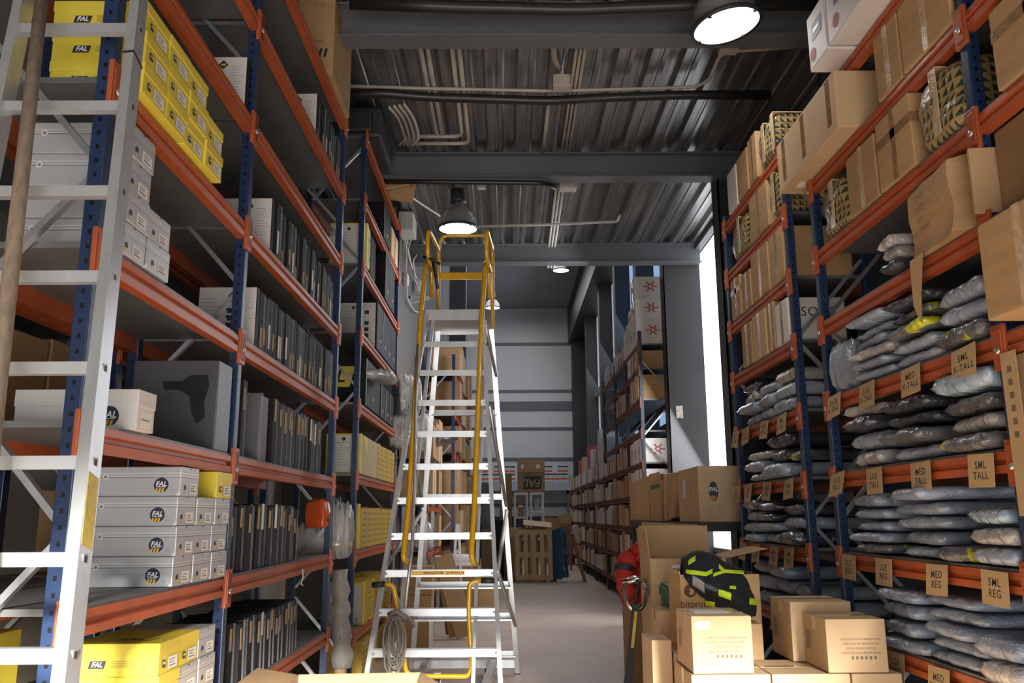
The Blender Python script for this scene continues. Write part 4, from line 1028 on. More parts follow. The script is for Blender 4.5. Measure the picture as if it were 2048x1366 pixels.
# SHORT shelf
bag_pile(.79, 4.34, 'gggg', 'left pile, SHORT shelf', g + 'SHORT shelf', T=.085, W=.44, seed=7)
bag_pile(.79, 3.88, 'ggggg', 'middle pile, SHORT shelf', g + 'SHORT shelf', T=.075, W=.44, L=.55, seed=9)
bag_pile(.79, 3.38, 'cg', 'right pile, SHORT shelf', g + 'SHORT shelf', T=.085, W=.44, seed=10, X=XR - .06)
for (px, Z, t, lab_, ti, ro) in (
    (1676, 2.15, 'XLGE\nX-TALL', 'kraft card at the far end of the X-TALL row', .15, .10), (1742, 2.15, 'LGE\nX-TALL', 'kraft card reading LGE X-TALL', .12, .06),
    (1830, 2.15, 'MED\nX-TALL', 'kraft card reading MED X-TALL', .10, .05), (1937, 2.15, 'SML\nX-TALL', 'kraft card reading SML X-TALL', .12, .08),
    (1684, 1.70, 'XLG\nTALL', 'kraft card at the far end of the TALL row', .25, .10), (1756, 1.70, 'LGE\nTALL', 'kraft card reading LGE TALL', .05, .02),
    (1850, 1.70, 'MED\nTALL', 'kraft card reading MED TALL', .05, .02), (1972, 1.70, 'SML\nTALL', 'kraft card reading SML TALL', .05, -.02),
    (1705, 1.24, 'XLG\nREG', 'kraft card at the far end of the REG row', .05, -.03), (1776, 1.24, 'LGE\nREG', 'kraft card reading LGE REG', .08, .0),
    (1884, 1.24, 'MED\nREG', 'kraft card reading MED REG', .12, .03), (2000, 1.24, 'SML\nREG', 'kraft card reading SML REG', .04, -.02),
    (1800, .79, 'LGE\nSHRT', 'kraft card at the far end of the lowest card row', .10, .03), (1888, .79, 'MED\nSHORT', 'kraft card reading MED SHORT', .12, .03)):
    card(YX(px, Z - .06, XR), Z, t, lab_ + ' on the right rack beam', ti, ro)
for Z, row, xs, tx in ((2.15, 'highest', (1477, 1497, 1535, 1570), 'X-TALL'), (1.70, 'second', (1480, 1502, 1541, 1584), 'TALL'), (1.24, 'third', (1492, 1518, 1555, 1585), 'REG')):
    for k, px in enumerate(xs):
        card(YX(px, Z - .06, XR), Z, ('XLG', 'LGE', 'MED', 'SML')[k] + '\n' + tx, '%s card from the window end, %s card row of the second right rack' % (ORD[k], row), .15, .08 * (1 if k % 2 else -.6))
card(YX(1556, .73, XR), .79, 'SML\nSHORT', 'single kraft card on the lowest beam of the second right rack', .15, .1)
o = tag(obj('hanging_cardboard_strip', MB().box(-.0015, .0015, -.05, .05, -.62, 0), KRAFT, None, (XR - .018, 3.20, 2.06)), 'long kraft strip hanging down beside the nearest right post', 'cardboard strip')
mb = MB()
for k in range(6): mb.box(-.0022, -.0015, -.014, .014, -.08 - .05 * k, -.056 - .05 * k)
obj('marker_writing', mb, INK_SOFT, o)
# second right rack: bags
gB = 'garment bags on the second right rack'
bag_pile(2.15, 6.72, 'ggcd', 'far pile, top bag shelf, second right rack', gB, T=.09, W=.42, seed=11); bag_pile(2.15, 6.28, 'ggg', 'middle pile, top bag shelf, second right rack', gB, T=.10, W=.42, seed=12); bag_pile(2.15, 5.88, 'ggc', 'near pile, top bag shelf, second right rack', gB, T=.105, W=.38, seed=13)
bag_pile(1.70, 6.62, 'ggc', 'far pile, second bag shelf, second right rack', gB, T=.08, W=.46, seed=14); bag_pile(1.70, 6.12, 'gdd', 'middle pile, second bag shelf, second right rack', gB, T=.10, W=.46, seed=15); bag_pile(1.70, 5.82, 'gh', 'near pile, second bag shelf, second right rack', gB, T=.09, W=.24, seed=16)
bag_pile(1.24, 6.80, 'gggh', 'far pile, third bag shelf, second right rack', gB, T=.085, W=.42, seed=17); bag_pile(1.24, 6.36, 'ggdd', 'middle pile, third bag shelf, second right rack', gB, T=.09, W=.42, seed=18); bag_pile(1.24, 5.88, 'dgd', 'near pile, third bag shelf, second right rack', gB, T=.10, W=.44, seed=19)
bag_pile(.79, 6.70, 'ggg', 'far pile, lowest bag shelf, second right rack', gB, T=.12, W=.46, seed=20); bag_pile(.79, 6.22, 'ggg', 'middle pile, lowest bag shelf, second right rack', gB, T=.12, W=.44, seed=21); bag_pile(.79, 5.80, 'gg', 'near pile, lowest bag shelf, second right rack', gB, T=.11, W=.36, seed=22)
# ------------------------------------------------------------------ cartons and wrapped packages
def rbox(pa, pb, Z, h, label, m=CARD, d=.48, tape='side', X=XR - .01, name='carton', grp=None, tm=None, rz=0.0, b=.008):
    """a box whose aisle face spans from pixel pb (near end) to pa (far end) at shelf height Z"""
    ya, yb = clampY(YX(pa, Z + .1, X), YX(pb, Z + .1, X))
    return carton((X + d / 2, (ya + yb) / 2, Z), d, abs(ya - yb) - .012, cap(RT, Z, h), label, m, 'box', grp, rz, tape, tm, name, b)
def soft_pack(pa, pb, Z, h, label, m, d=.46, X=XR - .01, seed=0, name='wrapped_package'):
    ya, yb = clampY(YX(pa, Z + .1, X), YX(pb, Z + .1, X)); w = abs(ya - yb) - .02; h = cap(RT, Z, h) / 1.06
    bm = bmesh.new(); bmesh.ops.create_cube(bm, size=1)
    bmesh.ops.subdivide_edges(bm, edges=bm.edges[:], cuts=7, use_grid_fill=True)
    off = Vector((seed * 2.3, seed * 1.1, seed))
    for v in bm.verts:
        c = v.co.copy(); e = 6.0
        s = (abs(2 * c.x) ** e + abs(2 * c.y) ** e + abs(2 * c.z) ** e) ** (1 / e)
        c = c / max(s, .01) * max(abs(2 * c.x), abs(2 * c.y), abs(2 * c.z))
        c += v.co.normalized() * noise.noise(v.co * 2.6 + off) * .06
        v.co = Vector((c.x * d, c.y * w, max(0, (c.z + .5)) * h))
    me = bpy.data.meshes.new(name); bm.to_mesh(me); bm.free(); me.materials.append(m)
    for p in me.polygons: p.use_smooth = True
    o = link(name, me, None, (X + d / 2, (ya + yb) / 2, Z))
    obj('shiny_tape', MB().box(-d / 2 - .004, d / 2, -.03, .03, h * .99, h * 1.0 + .004).box(-d / 2 - .006, -d / 2 - .002, -.03, .03, h * .1, h), TAPE_CLEAR, o)
    return tag(o, label, 'package')
S_ = XR
o = soft_pack(1642, 1694, 3.07, .34, 'small triangle-printed wrapped package at the far end of the second shelf from top', TRIWRAP, seed=1)
rbox(1697, 1754, 3.07, .35, 'square carton with a shiny tape corner between two triangle-printed packages', CARD, tm=TAPE_CLEAR)
rbox(1757, 1826, 3.07, .42, 'taller carton with brown tape belt beside the large triangle-printed package', CARD, tape='wrap')
soft_pack(1832, 1937, 3.07, .40, 'large green triangle-printed wrapped package on the right rack', TRIWRAP, seed=2)
# torn carton hanging over the beam
ya, yb = YX(1800, 2.9, XR - .05), max(3.36, YX(1944, 2.9, XR - .05))
yc, w = (ya + yb) / 2, abs(ya - yb)
o = carton((XR + .20, yc, 2.62), .46, w, .325, 'crushed torn carton with stencilled text bulging over the beam of the right rack', CARD_PALE if False else CARD, tape=None, rz=-.12)
bmx = bmesh.new(); bmx.from_mesh(o.data); bmesh.ops.subdivide_edges(bmx, edges=bmx.edges[:], cuts=4, use_grid_fill=True)
for v in bmx.verts:
    v.co += Vector((noise.noise(v.co * 5 + Vector((3, 1, 2))), noise.noise(v.co * 5 + Vector((9, 4, 2))), noise.noise(v.co * 5 + Vector((7, 7, 2))) * (0 if v.co.z < .01 else 1))) * .035
bmx.to_mesh(o.data); bmx.free()
for k, s in enumerate(('LEGEND :', 'STYLE  :', 'COLOR  :', 'SIZE   :', 'NO  OF BAGS :')):
    write(s, .034, INK_SOFT, o, (-.262, .02, .30 - .052 * k), '-x', roll=.03)
mb = MB(); mb.add([(-.24, .10, .01), (-.26, .22, .0), (-.27, .20, -.22), (-.262, .14, -.32), (-.255, .13, -.18)], [(0, 1, 2, 3, 4)]).add([(-.238, .10, .012), (-.258, .22, .002), (-.268, .20, -.218), (-.26, .14, -.318), (-.253, .13, -.178)], [(4, 3, 2, 1, 0)])
obj('torn_flap', mb, CARD_IN, o)
obj('open_flap', MB().bbox(-.02, .02, -w / 2 - .18, -w / 2 + .02, .04, .30, .004).bbox(-.20, -.0, -w / 2 - .14, -w / 2 - .12, .02, .30, .004), CARD_IN, o)
bag_pile(2.62, YX(1792, 2.72, XR), 'dcc', 'small pinkish stack beside the crushed torn carton', 'small bags beside the torn carton', T=.06, W=.16, L=.4, seed=30)
# long carton sticking out at the far end, and the cartons beside it
na, nb_, fa = onZ(1686, 254, 3.54), onZ(1749, 254, 3.54), onZ(1571, 389, 3.54)
print('long', na, nb_, fa)
o = carton(((na.x + nb_.x) / 2 + .02, (na.y + fa.y) / 2, 3.54), abs(nb_.x - na.x) + .10, abs(fa.y - na.y), .34, 'long plain carton sticking far out over the aisle at the end of the top shelf', CARD_PALE, tape=None)
mb = MB(); sx = (abs(nb_.x - na.x) + .10) / 2; sy = abs(fa.y - na.y) / 2
for yy in (-sy + .10, 0.02, sy - .12): obj('packing_tape', MB().box(-sx - .001, -sx, yy - .03, yy + .03, .05, .33), TAPE, o)
flat(o, 'paper_label', (-sx * .2, sy - .12, -.001), '+z', [(rect(-.05, .05, -.1, .0), 0)], [PAPER])
rbox(1752, 1800, 3.54, .40, 'plain carton with tape beside the long overhanging carton', CARD, tape='side', tm=TAPE_CLEAR)
rbox(1802, 1912, 3.54, .40, 'wide plain carton on the top right shelf beside the nearest post', CARD, tape='side', tm=TAPE_CLEAR)
def white_box(pa, pb, X, h, label, k):
    o = rbox(pa, pb, 3.99, h, label, CARD_WHITE, X=X, tape=None, d=.42)
    w = o.dimensions.y if o.dimensions.y else .4
    ya, yb = clampY(YX(pa, 4.09, X), YX(pb, 4.09, X)); w = abs(ya - yb)
    f = flat(o, 'blue_print', (-.212, -w * .02, h * .62), '-x', [(rect(-w * .30, w * .22, -.05, .05, .02), 0)], [INK_BLUE])
    flat(f, 'pale_print', (0, 0, .001), '+z', [(rect(-w * .2, w * .12, -.012, .012, .01), 0)], [INK_WHITE])
    flat(o, 'red_dot', (-.212, w * .26, h * .24), '-x', [(disc(.04, 16), 0)], [INK_RED])
    if k: flat(o, 'dark_blot', (-.2125, -w * .34, h * .5), '-x', [([(-.03, -.08), (.03, -.07), (.04, .02), (.02, .09), (-.03, .07), (-.05, .0)], 0), ([(-.02, .02), (.03, .03), (.02, .08), (-.02, .07)], 1)], [INK, INK_YELLOW])
    return o
white_box(1618, 1653, 1.80, .34, 'white carton with blue print and red dot, farthest on the topmost right shelf', 0)
white_box(1655, 1727, 1.80, .36, 'white carton with dark and yellow blot, second from the far end on top', 1)
white_box(1729, 1775, 1.80, .40, 'taller white carton with blue print, third from the far end on top', 0)
white_box(1777, 1868, 1.80, .36, 'shiny wrapped white carton nearest the camera on the topmost right shelf', 1)
# nearest bay, cut by the frame
rbox(1950, 2012, 3.54, .38, 'plain carton just right of the nearest post on the high shelf', CARD, tape='side', tm=TAPE_CLEAR)
rbox(2014, 2150, 3.54, .42, 'plain carton at the right edge on the high shelf', CARD, tape='side', tm=TAPE_CLEAR)
rbox(1988, 2150, 3.07, .34, 'taped carton at the right edge below the two high cartons', CARD, tape='wrap')
rbox(2000, 2200, 2.62, .36, 'dim carton behind the nearest post at the right edge', CARD_DARK, tape=None, X=XR + .05)
o = rbox(1968, 2140, 2.15, .40, 'film-wrapped orange brown carton overhanging the beam at the right edge', CARD, tape='side', X=1.80, tm=TAPE_CLEAR, d=.55)
rbox(2040, 2300, 1.70, .36, 'pale carton low at the right edge of the frame', CARD_PALE, tape=None, X=XR + .02)
# second right rack upper shelves
rbox(1456, 1474, 3.99, .36, 'clear wrapped pale carton at the window end on the top shelf', CARD_WHITE, tape=None)
rbox(1475, 1496, 3.99, .36, 'kraft carton second from the window end on the top shelf', CARD, tape=None)
rbox(1497, 1514, 3.99, .38, 'kraft carton third from the window end on the top shelf', CARD, tape='side')
soft_pack(1515, 1543, 3.99, .35, 'triangle-printed package in the middle of the top shelf near the window', TRIWRAP, seed=4)
soft_pack(1544, 1574, 3.99, .33, 'triangle-printed package next to the near post on the top shelf', TRIWRAP, seed=5)
soft_pack(1462, 1497, 3.54, .40, 'triangle-printed package in film at the window end, second shelf', TRIWRAP, seed=6)
rbox(1500, 1536, 3.54, .40, 'brown carton between two triangle-printed packages near the window', CARD)
soft_pack(1538, 1566, 3.54, .38, 'triangle-printed package beside the near post, second shelf', TRIWRAP, seed=7)
rbox(1463, 1482, 3.07, .34, 'brown taped carton at the window end on the third shelf', CARD, tape='wrap')
rbox(1484, 1502, 3.07, .30, 'brown carton second from the window end on the third shelf', CARD)
rbox(1504, 1538, 3.07, .38, 'brown carton third from the window end on the third shelf', CARD, tm=TAPE_CLEAR)
rbox(1540, 1574, 3.07, .38, 'brown carton beside the near post on the third shelf', CARD)
rbox(1485, 1504, 2.62, .34, 'tall tan carton at the window end of the white lettered carton shelf', CARD, tape='side', tm=TAPE_CLEAR)
rbox(1506, 1533, 2.62, .38, 'tall tan carton in the middle of the white lettered carton shelf', CARD_PALE, tape='side', tm=TAPE_CLEAR)
rbox(1535, 1550, 2.62, .36, 'narrow tan carton beside the white lettered carton', CARD, tape='side', tm=TAPE_CLEAR)
o = rbox(1552, 1588, 2.62, .30, 'white carton with curly black lettering on its end, second right rack', CARD_WHITE, tape='side', d=.40)
yn = min(v.co.y for v in o.data.vertices) - .0012
write("SOL'S", .092, INK, o, (.012, yn, .195), '-y', spacing=1.1)
flat(o, 'care_symbols', (-.14, yn, .05), '-y', [(rect(-.012, .012, -.02, .0), 0), (rect(-.012, .012, .006, .02), 0)], [INK_GREY])
write('PREMIUM', .018, INK_GREY, o, (.12, yn, .25), '-y', name='small_print')
lines(o, (-.17, yn, .25), '-y', .08, 1, .01, INK_GREY, .006, 1)
# ================================================================== aluminium ladder leaning on the left rack
def on_plane(px, py, y0, z0, k):
    # plane Y = y0 + (Z - z0) * k
    d = ray(px, py)
    s = (y0 - CAMP.y + (CAMP.z - z0) * k) / (d.y - d.z * k)
    return CAMP + d * s
LP = (2.08, 1.59, .32)
ra, rb = on_plane(272, 60, *LP), on_plane(157, 1118, *LP)
dirv = (ra - rb) / (ra.z - rb.z)
def rs(z): return rb + dirv * (z - rb.z)
t = thing('leaning_ladder', 'dented aluminium ladder leaning against the end of the left rack', 'ladder', rs(0.0))
o0 = Vector(t.location); LW = .385
ax = Vector((1, 0, 0)); nrm = Vector((0, 1, -.345)).normalized()
for s in (0, 1):
    off = Vector((-LW * s, 0, 0))
    st = obj('stile', MB().beam(rs(0) - o0 + off, rs(3.32) - o0 + off, .030, .068, 0, (1, 0, 0)), ALU, t)
    obj('rubber_foot', MB().beam(rs(0.0) - o0 + off, rs(.07) - o0 + off, .036, .074, 0, (1, 0, 0)), BLACK_RUB, st)
zs = [on_plane(200, py, *LP).z for py in (60, 215, 385, 555, 737, 925, 1118, 1310)]
print('rungs', [round(z, 2) for z in zs])
dzr = (zs[0] - zs[-1]) / 7
zs += [zs[-1] - dzr * k for k in range(1, 6) if zs[-1] - dzr * k > .12] + [zs[0] + dzr]
for z in zs:
    a, b = rs(z) - o0, rs(z) - o0 + Vector((-LW, 0, 0))
    r = obj('rung', MB().beam(a + Vector((-.014, 0, 0)), b + Vector((.014, 0, 0)), .030, .032, 0, (0, 1, 0)), ALU, t)
    obj('rung_plug', MB().beam(a + Vector((.0152, 0, 0)), a + Vector((.0162, 0, 0)), .022, .024, 0, (0, 1, 0)).beam(a + Vector((.0164, 0, 0)), a + Vector((.0168, 0, 0)), .013, .015, 1, (0, 1, 0)), [ALU_DULL, LAMP_DARK], r)
pz = on_plane(262, 122, *LP).z
obj('cable_tie', MB().beam(rs(pz) - o0, rs(pz + .008) - o0, .035, .073, 0, (1, 0, 0)), BLACK_RUB, t)
pa_, pb_ = on_plane(180, 950, *LP).z, on_plane(176, 1095, *LP).z
obj('warning_sticker', MB().beam(rs(pb_) - o0 + Vector((.0155, 0, 0)), rs(pa_) - o0 + Vector((.0155, 0, 0)), .001, .055, 0, (1, 0, 0)), mat('faded_yellow_sticker', (.50, .36, .06), .5, var=.2, scale=60), t)
PP = (1.98, 1.59, .32)
a, b = on_plane(90, -60, *PP), on_plane(-14, 860, *PP)
d = (b - a); b2 = a + d * ((a.z - 0.0) / (a.z - b.z))
tag(obj('wooden_pole', MB().tube([a, a + (b2 - a) * .3, a + (b2 - a) * .6, b2], [.019, .020, .020, .021], 14), WOOD_POLE), 'weathered round wooden pole standing in front of the leaning ladder', 'pole')

# ================================================================== mobile warehouse ladder
YF0, ZF0, KF = 6.33, .531, .0945 / .2654
def fp(px, py, d=0.0): return on_plane(px, py, YF0 + d, ZF0, KF)
def ext(p, q, z):  # point at height z on the line pq
    return p + (q - p) * ((z - p.z) / (q.z - p.z))
T = thing('mobile_ladder', 'tall aluminium mobile warehouse ladder with yellow handrails in the middle of the aisle', 'ladder', (-.5, 6.9, 0))
TO = Vector(T.location)
def tb(pts): return [Vector(p) - TO for p in pts]
fl = (fp(739, 1322), fp(852, 642)); fr = (fp(1001, 1366), fp(966, 645))
il = (fp(790, 1325), fp(860, 690)); ir = (fp(946, 1366), fp(968, 700))
ztop = ZF0 + 10 * .2654
FLL, FLT = ext(*fl, 0.0), ext(*fl, ztop); FRL, FRT = ext(*fr, 0), ext(*fr, ztop)
ILL, IRL = ext(*il, .12), ext(*ir, .12); ILT, IRT = ext(*il, ztop - .05), ext(*ir, ztop - .05)
for (p, q, w) in ((FLL, FLT, .032), (FRL, FRT, .032)):
    s = obj('outer_stile', MB().beam(p - TO, q - TO, w, .07, 0, (1, 0, 0)), ALU, T)
    obj('rubber_foot', MB().beam(p - TO, p - TO + Vector((0, .01, .05)), .04, .08, 0, (1, 0, 0)), BLACK_RUB, s)
for (p, q) in ((ILL, ILT), (IRL, IRT)):
    obj('inner_stile', MB().beam(p - TO + Vector((0, .045, 0)), q - TO + Vector((0, .045, 0)), .026, .05, 0, (1, 0, 0)), ALU, T)
for i in range(-1, 10):
    z = ZF0 + i * .2654
    a, b = ext(FLL, FLT, z) - TO, ext(FRL, FRT, z) - TO
    mb = MB().box(a.x + .012, b.x - .012, a.y - .035, a.y + .06, a.z - .012, a.z + .003).box(a.x + .012, b.x - .012, a.y - .038, a.y - .034, a.z - .044, a.z + .004)
    for k in range(4): mb.box(a.x + .012, b.x - .012, a.y - .03 + k * .022, a.y - .022 + k * .022, a.z + .003, a.z + .006)
    tr = obj('tread', mb, ALU, T)
    obj('bolt', MB().lathe([(.0001, .006), (.008, .006), (.010, 0)], 8), BOLT, tr, (a.x + .02, a.y - .039, a.z - .02), (PI / 2, 0, 0))
    obj('bolt', MB().lathe([(.0001, .006), (.008, .006), (.010, 0)], 8), BOLT, tr, (b.x - .02, a.y - .039, a.z - .02), (PI / 2, 0, 0))
    if abs(z - (ZF0 + 2 * .2654)) < .01:
        xa, xb = fp(825, 1140).x - TO.x, fp(930, 1140).x - TO.x
        st = obj('model_sticker', MB().box(xa, xb, a.y - .0392, a.y - .0386, a.z - .032, a.z + .001), mat('orange_sticker', (.72, .42, .05), .4), tr)
        write('NAVIGATOR  * H W H L H', .024, INK, st, ((xa + xb) / 2 + .04, a.y - .0397, a.z - .0155), '-y', spacing=1.05, bold=.0008)
# platform
PYF, PYR = FLT.y, FLT.y + .58
pl, pr_ = FLT.x - TO.x, FRT.x - TO.x
dxr = .10   # the platform runs slightly to the right going back
mb = MB()
for (z0_, z1_, q) in ((ztop - .02, ztop, 0),):
    mb.add([(pl, PYF - TO.y, z0_), (pr_, PYF - TO.y, z0_), (pr_ + dxr * .3, PYR - TO.y, z0_), (pl + dxr * .3, PYR - TO.y, z0_), (pl, PYF - TO.y, z1_), (pr_, PYF - TO.y, z1_), (pr_ + dxr * .3, PYR - TO.y, z1_), (pl + dxr * .3, PYR - TO.y, z1_)],
           [(0, 1, 2, 3), (4, 7, 6, 5), (0, 4, 5, 1), (1, 5, 6, 2), (2, 6, 7, 3), (3, 7, 4, 0)])
pf = obj('platform', mb, ALU_DULL, T)
obj('platform_edge', MB().box(pl - .01, pr_ + .01, PYF - TO.y - .012, PYF - TO.y, ztop - .045, ztop + .05), ALU, pf)
obj('platform_edge', MB().box(pl + .02, pr_ + .04, PYR - TO.y, PYR - TO.y + .012, ztop - .05, ztop + .05), ALU, pf)
# rear frame: plane between the platform rear and the rear feet
KR = -(8.45 - PYR) / ztop
def rp(px, py): return on_plane(px, py, 8.45, 0.0, KR)
RL0, RL1 = ext(rp(825, 1318), rp(874, 690), 0), ext(rp(825, 1318), rp(874, 690), ztop)
RR0, RR1 = ext(rp(1035, 1348), rp(985, 690), 0), ext(rp(1035, 1348), rp(985, 690), ztop)
for p, q in ((RL0, RL1), (RR0, RR1)):
    s = obj('rear_leg', MB().beam(p - TO, q - TO, .045, .05, 0, (1, 0, 0)), ALU, T)
    obj('rubber_foot', MB().beam(p - TO, p - TO + Vector((0, 0, .04)), .05, .055, 0, (1, 0, 0)), BLACK_RUB, s)
def rung_r(py, d=.05, h=.055):
    z = rp(930, py).z
    a, b = ext(RL0, RL1, z), ext(RR0, RR1, z)
    obj('rear_rung', MB().box(a.x - TO.x, b.x - TO.x, a.y - TO.y - d, a.y - TO.y + .02, z - h, z - h + .012).box(a.x - TO.x, b.x - TO.x, a.y - TO.y - .012, a.y - TO.y + .012, z - h, z), ALU, T)
    return z, a, b
for py, d in ((820, .03), (988, .03), (1163, .16), (1226, .16), (1302, .04)): rung_r(py, d)
z2 = rp(930, 1235).z; z3 = rp(930, 1302).z
for px in (862, 945):
    a, b = rp(px, 1240), rp(px, 1300)
    obj('upright_bar', MB().beam(a - TO, b - TO, .035, .035), ALU, T)
obj('base_crossbar', MB().box(RL0.x - TO.x, RR0.x - TO.x, RL0.y - TO.y - .03, RL0.y - TO.y + .03, .06, .13), ALU, T)
for (x0, x1) in ((RL0.x + .16, ILL.x + .06), (RR0.x - .22, IRL.x + .03)):
    obj('base_rail', MB().beam((x0 - TO.x, RL0.y - .03 - TO.y, .12), (x1 - TO.x, YF0 - .08 - TO.y, .12), .06, .07, 0, (1, 0, 0)), ALU_DULL, T)
for (x, y) in ((RL0.x + .30, 7.75), (RR0.x - .28, 8.05)):
    c = obj('castor', MB().lathe([(.0001, -.018), (.05, -.018), (.062, -.010), (.062, .010), (.05, .018), (.0001, .018)], 20), BLACK_RUB, T, (x - TO.x, y - TO.y, .063), (0, PI / 2, 0))
    obj('castor_fork', MB().box(-.012, .07, -.02, .02, -.03, -.022).box(-.012, .07, -.02, .02, .022, .03).box(-.075, -.06, -.02, .02, -.03, .03), GALV, c)
# diagonal side braces
for L0, L1, Q0, Q1, sx in ((FRL, FRT, RR0, RR1, 1), (FLL, FLT, RL0, RL1, -1)):
    for (za, zb) in ((2.35, 1.55), (1.05, 1.5), (1.05, .45), (3.1, 2.75)):
        a, b = ext(L0, L1, za), ext(Q0, Q1, zb)
        obj('side_brace', MB().tube([a - TO + Vector((.02 * sx, .02, 0)), b - TO + Vector((.015 * sx, -.03, 0))], .017, 8), ALU_DULL, T)
# yellow handrails running up the front
def yrail(pts, r=.019, name='handrail', m=YEL_PAINT, rad=.10): return obj(name, MB().tube(rounded(tb(pts), rad, 6), r, 12), m, T)
for px in ((816, 1128, 806, 1118, 809, 1085, 816, 1030, 842, 625, 852, 524), (951, 1133, 943, 1118, 944, 1085, 948, 1030, 963, 640, 971, 524)):
    P_ = [fp(px[i], px[i + 1], -.09) for i in range(0, 12, 2)]
    P_[0] = P_[0] + Vector((0, .09, 0))
    top = P_[-1]
    P_ += [top + Vector((.02, .28, .06)), top + Vector((.03, .34, -.25))]
    yrail(P_, .021)
gx = {}
for k, (pf_, pr2) in enumerate((((855, 514, 856, 458), (872, 474, 876, 628)), ((973, 516, 973, 457), (981, 472, 985, 640)))):
    yf, yr = PYF - .06, PYR - .04
    A = onY(pf_[0], pf_[1], yf); B = onY(pf_[2], pf_[3], yf); Cc = onY(pr2[0], pr2[1], yr); D = onY(pr2[2], pr2[3], yr)
    D = Vector((D.x, D.y, ztop + .0))
    B = Vector((A.x, yf, B.z)); Cc = Vector((D.x, yr, B.z))
    yrail([A + Vector((.03, .22, -.06)), A, B, Cc, D], .019, 'guard_rail', rad=.09); gx[k] = (B, Cc, D)
zc = onY(920, 474, PYR).z
yrail([Vector((gx[0][1].x, PYR - .04, zc - .14)), Vector((gx[0][1].x + .02, PYR - .04, zc)), Vector((gx[1][1].x - .02, PYR - .04, zc)), Vector((gx[1][1].x, PYR - .04, zc - .14))], .018, 'guard_rail', rad=.08)
zm = onY(920, 555, PYR).z
obj('guard_board', MB().bbox(gx[0][1].x - TO.x, gx[1][1].x - TO.x, PYR - .05 - TO.y, PYR - .03 - TO.y, zm - .035, zm + .035, .004), YEL_PAINT, T)
# yellow wheel lever: a U between the front stiles with black grips
YL_ = 6.39
def lv(px, py): return onY(px, py, YL_)
lev = yrail([lv(769, 1168), lv(787, 1170), lv(796, 1225), lv(808, 1310), lv(812, 1352), lv(938, 1353), lv(944, 1330), lv(937, 1230), lv(939, 1164), lv(964, 1161)], .017, 'wheel_lever', rad=.09)
obj('grip', MB().tube(tb([lv(744, 1170), lv(770, 1168)]), .021, 12), BLACK_RUB, lev)
obj('grip', MB().tube(tb([lv(962, 1161), lv(989, 1161)]), .021, 12), BLACK_RUB, lev)
# hook-and-loop straps tied on the left guard rail
mb = MB()
p = onY(858, 520, PYF - .02) - TO
mb.tube([p + Vector((-.05, 0, .03)), p + Vector((.03, -.02, 0)), p + Vector((.10, .0, -.04))], .012, 6).tube([p + Vector((.03, 0, .0)), p + Vector((.06, .01, -.14)), p + Vector((.08, 0, -.26))], .014, 6)
obj('tied_strap', mb, BLACK_RUB, T)
# chain-like cords down the left side and the coiled rope
rng = random.Random(4); mb = MB()
base = onY(795, 1228, YL_ - .14)
for k in range(9):
    w = rng.uniform(.03, .075); l = rng.uniform(.25, .52); cx = rng.uniform(-.02, .03); y = -.02 - .012 * k + .05
    pts = []
    for j in range(15):
        a = 2 * PI * j / 14
        pts.append(base + Vector((cx + w * math.sin(a) + rng.uniform(-.008, .008), y + rng.uniform(-.01, .01) - .05, -l / 2 + l / 2 * math.cos(a))))
    mb.tube(pts, .0075, 6)
mb.tube([base + Vector((-.05, -.08, 0)), base + Vector((.0, -.10, .03)), base + Vector((.07, -.06, -.02))], .02, 8)
tag(obj('coiled_rope', mb, ROPE), 'coiled grey rope hanging on the yellow lever of the mobile ladder', 'rope')
obj('cord', MB().tube(tb([fp(836, 690, -.12), fp(832, 800, -.12), fp(829, 950, -.12), fp(824, 1100, -.12), fp(810, 1215, -.12)]), .012, 6), ALU_DULL, T)

# ================================================================== foreground open carton
def open_carton(loc, sx, sy, sz, label, flaps, m=CARD, rz=0.0, th=.006, fl=.2, name='open_carton'):
    t = MB()
    t.box(-sx / 2, sx / 2, -sy / 2, sy / 2, 0, th)
    for (x0, x1, y0, y1) in ((-sx / 2, sx / 2, -sy / 2, -sy / 2 + th), (-sx / 2, sx / 2, sy / 2 - th, sy / 2), (-sx / 2, -sx / 2 + th, -sy / 2 + th, sy / 2 - th), (sx / 2 - th, sx / 2, -sy / 2 + th, sy / 2 - th)):
        t.box(x0, x1, y0, y1, th, sz)
    o = tag(obj(name, t, m, None, loc, (0, 0, rz)), label, 'box')
    for side, ang, ln in flaps:   # ang: 0 = straight up, 90 = level outwards, 180 = hanging down
        a = R(ang)
        w, px, py, rz2 = {'-y': (sx, 0, -sy / 2, PI), '+y': (sx, 0, sy / 2, 0), '-x': (sy, -sx / 2, 0, PI / 2), '+x': (sy, sx / 2, 0, -PI / 2)}[side]
        mx = Matrix.Translation((px, py, sz)) @ Matrix.Rotation(rz2, 4, 'Z') @ Matrix.Rotation(-a, 4, 'X')
        mb = MB().box(-w / 2 + .004, w / 2 - .004, -.004, .002, 0, ln, 0, mx)
        obj('flap', mb, CARD_IN if side != '-y' else m, o)
    return o
open_carton((-.78, 4.62, 0), .66, .50, .62, 'open kraft carton in the bottom foreground in front of the mobile ladder', (('-y', 70, .20), ('+y', 100, .16), ('-x', 80, .22), ('+x', 120, .20)), CARD_PALE, rz=.06)

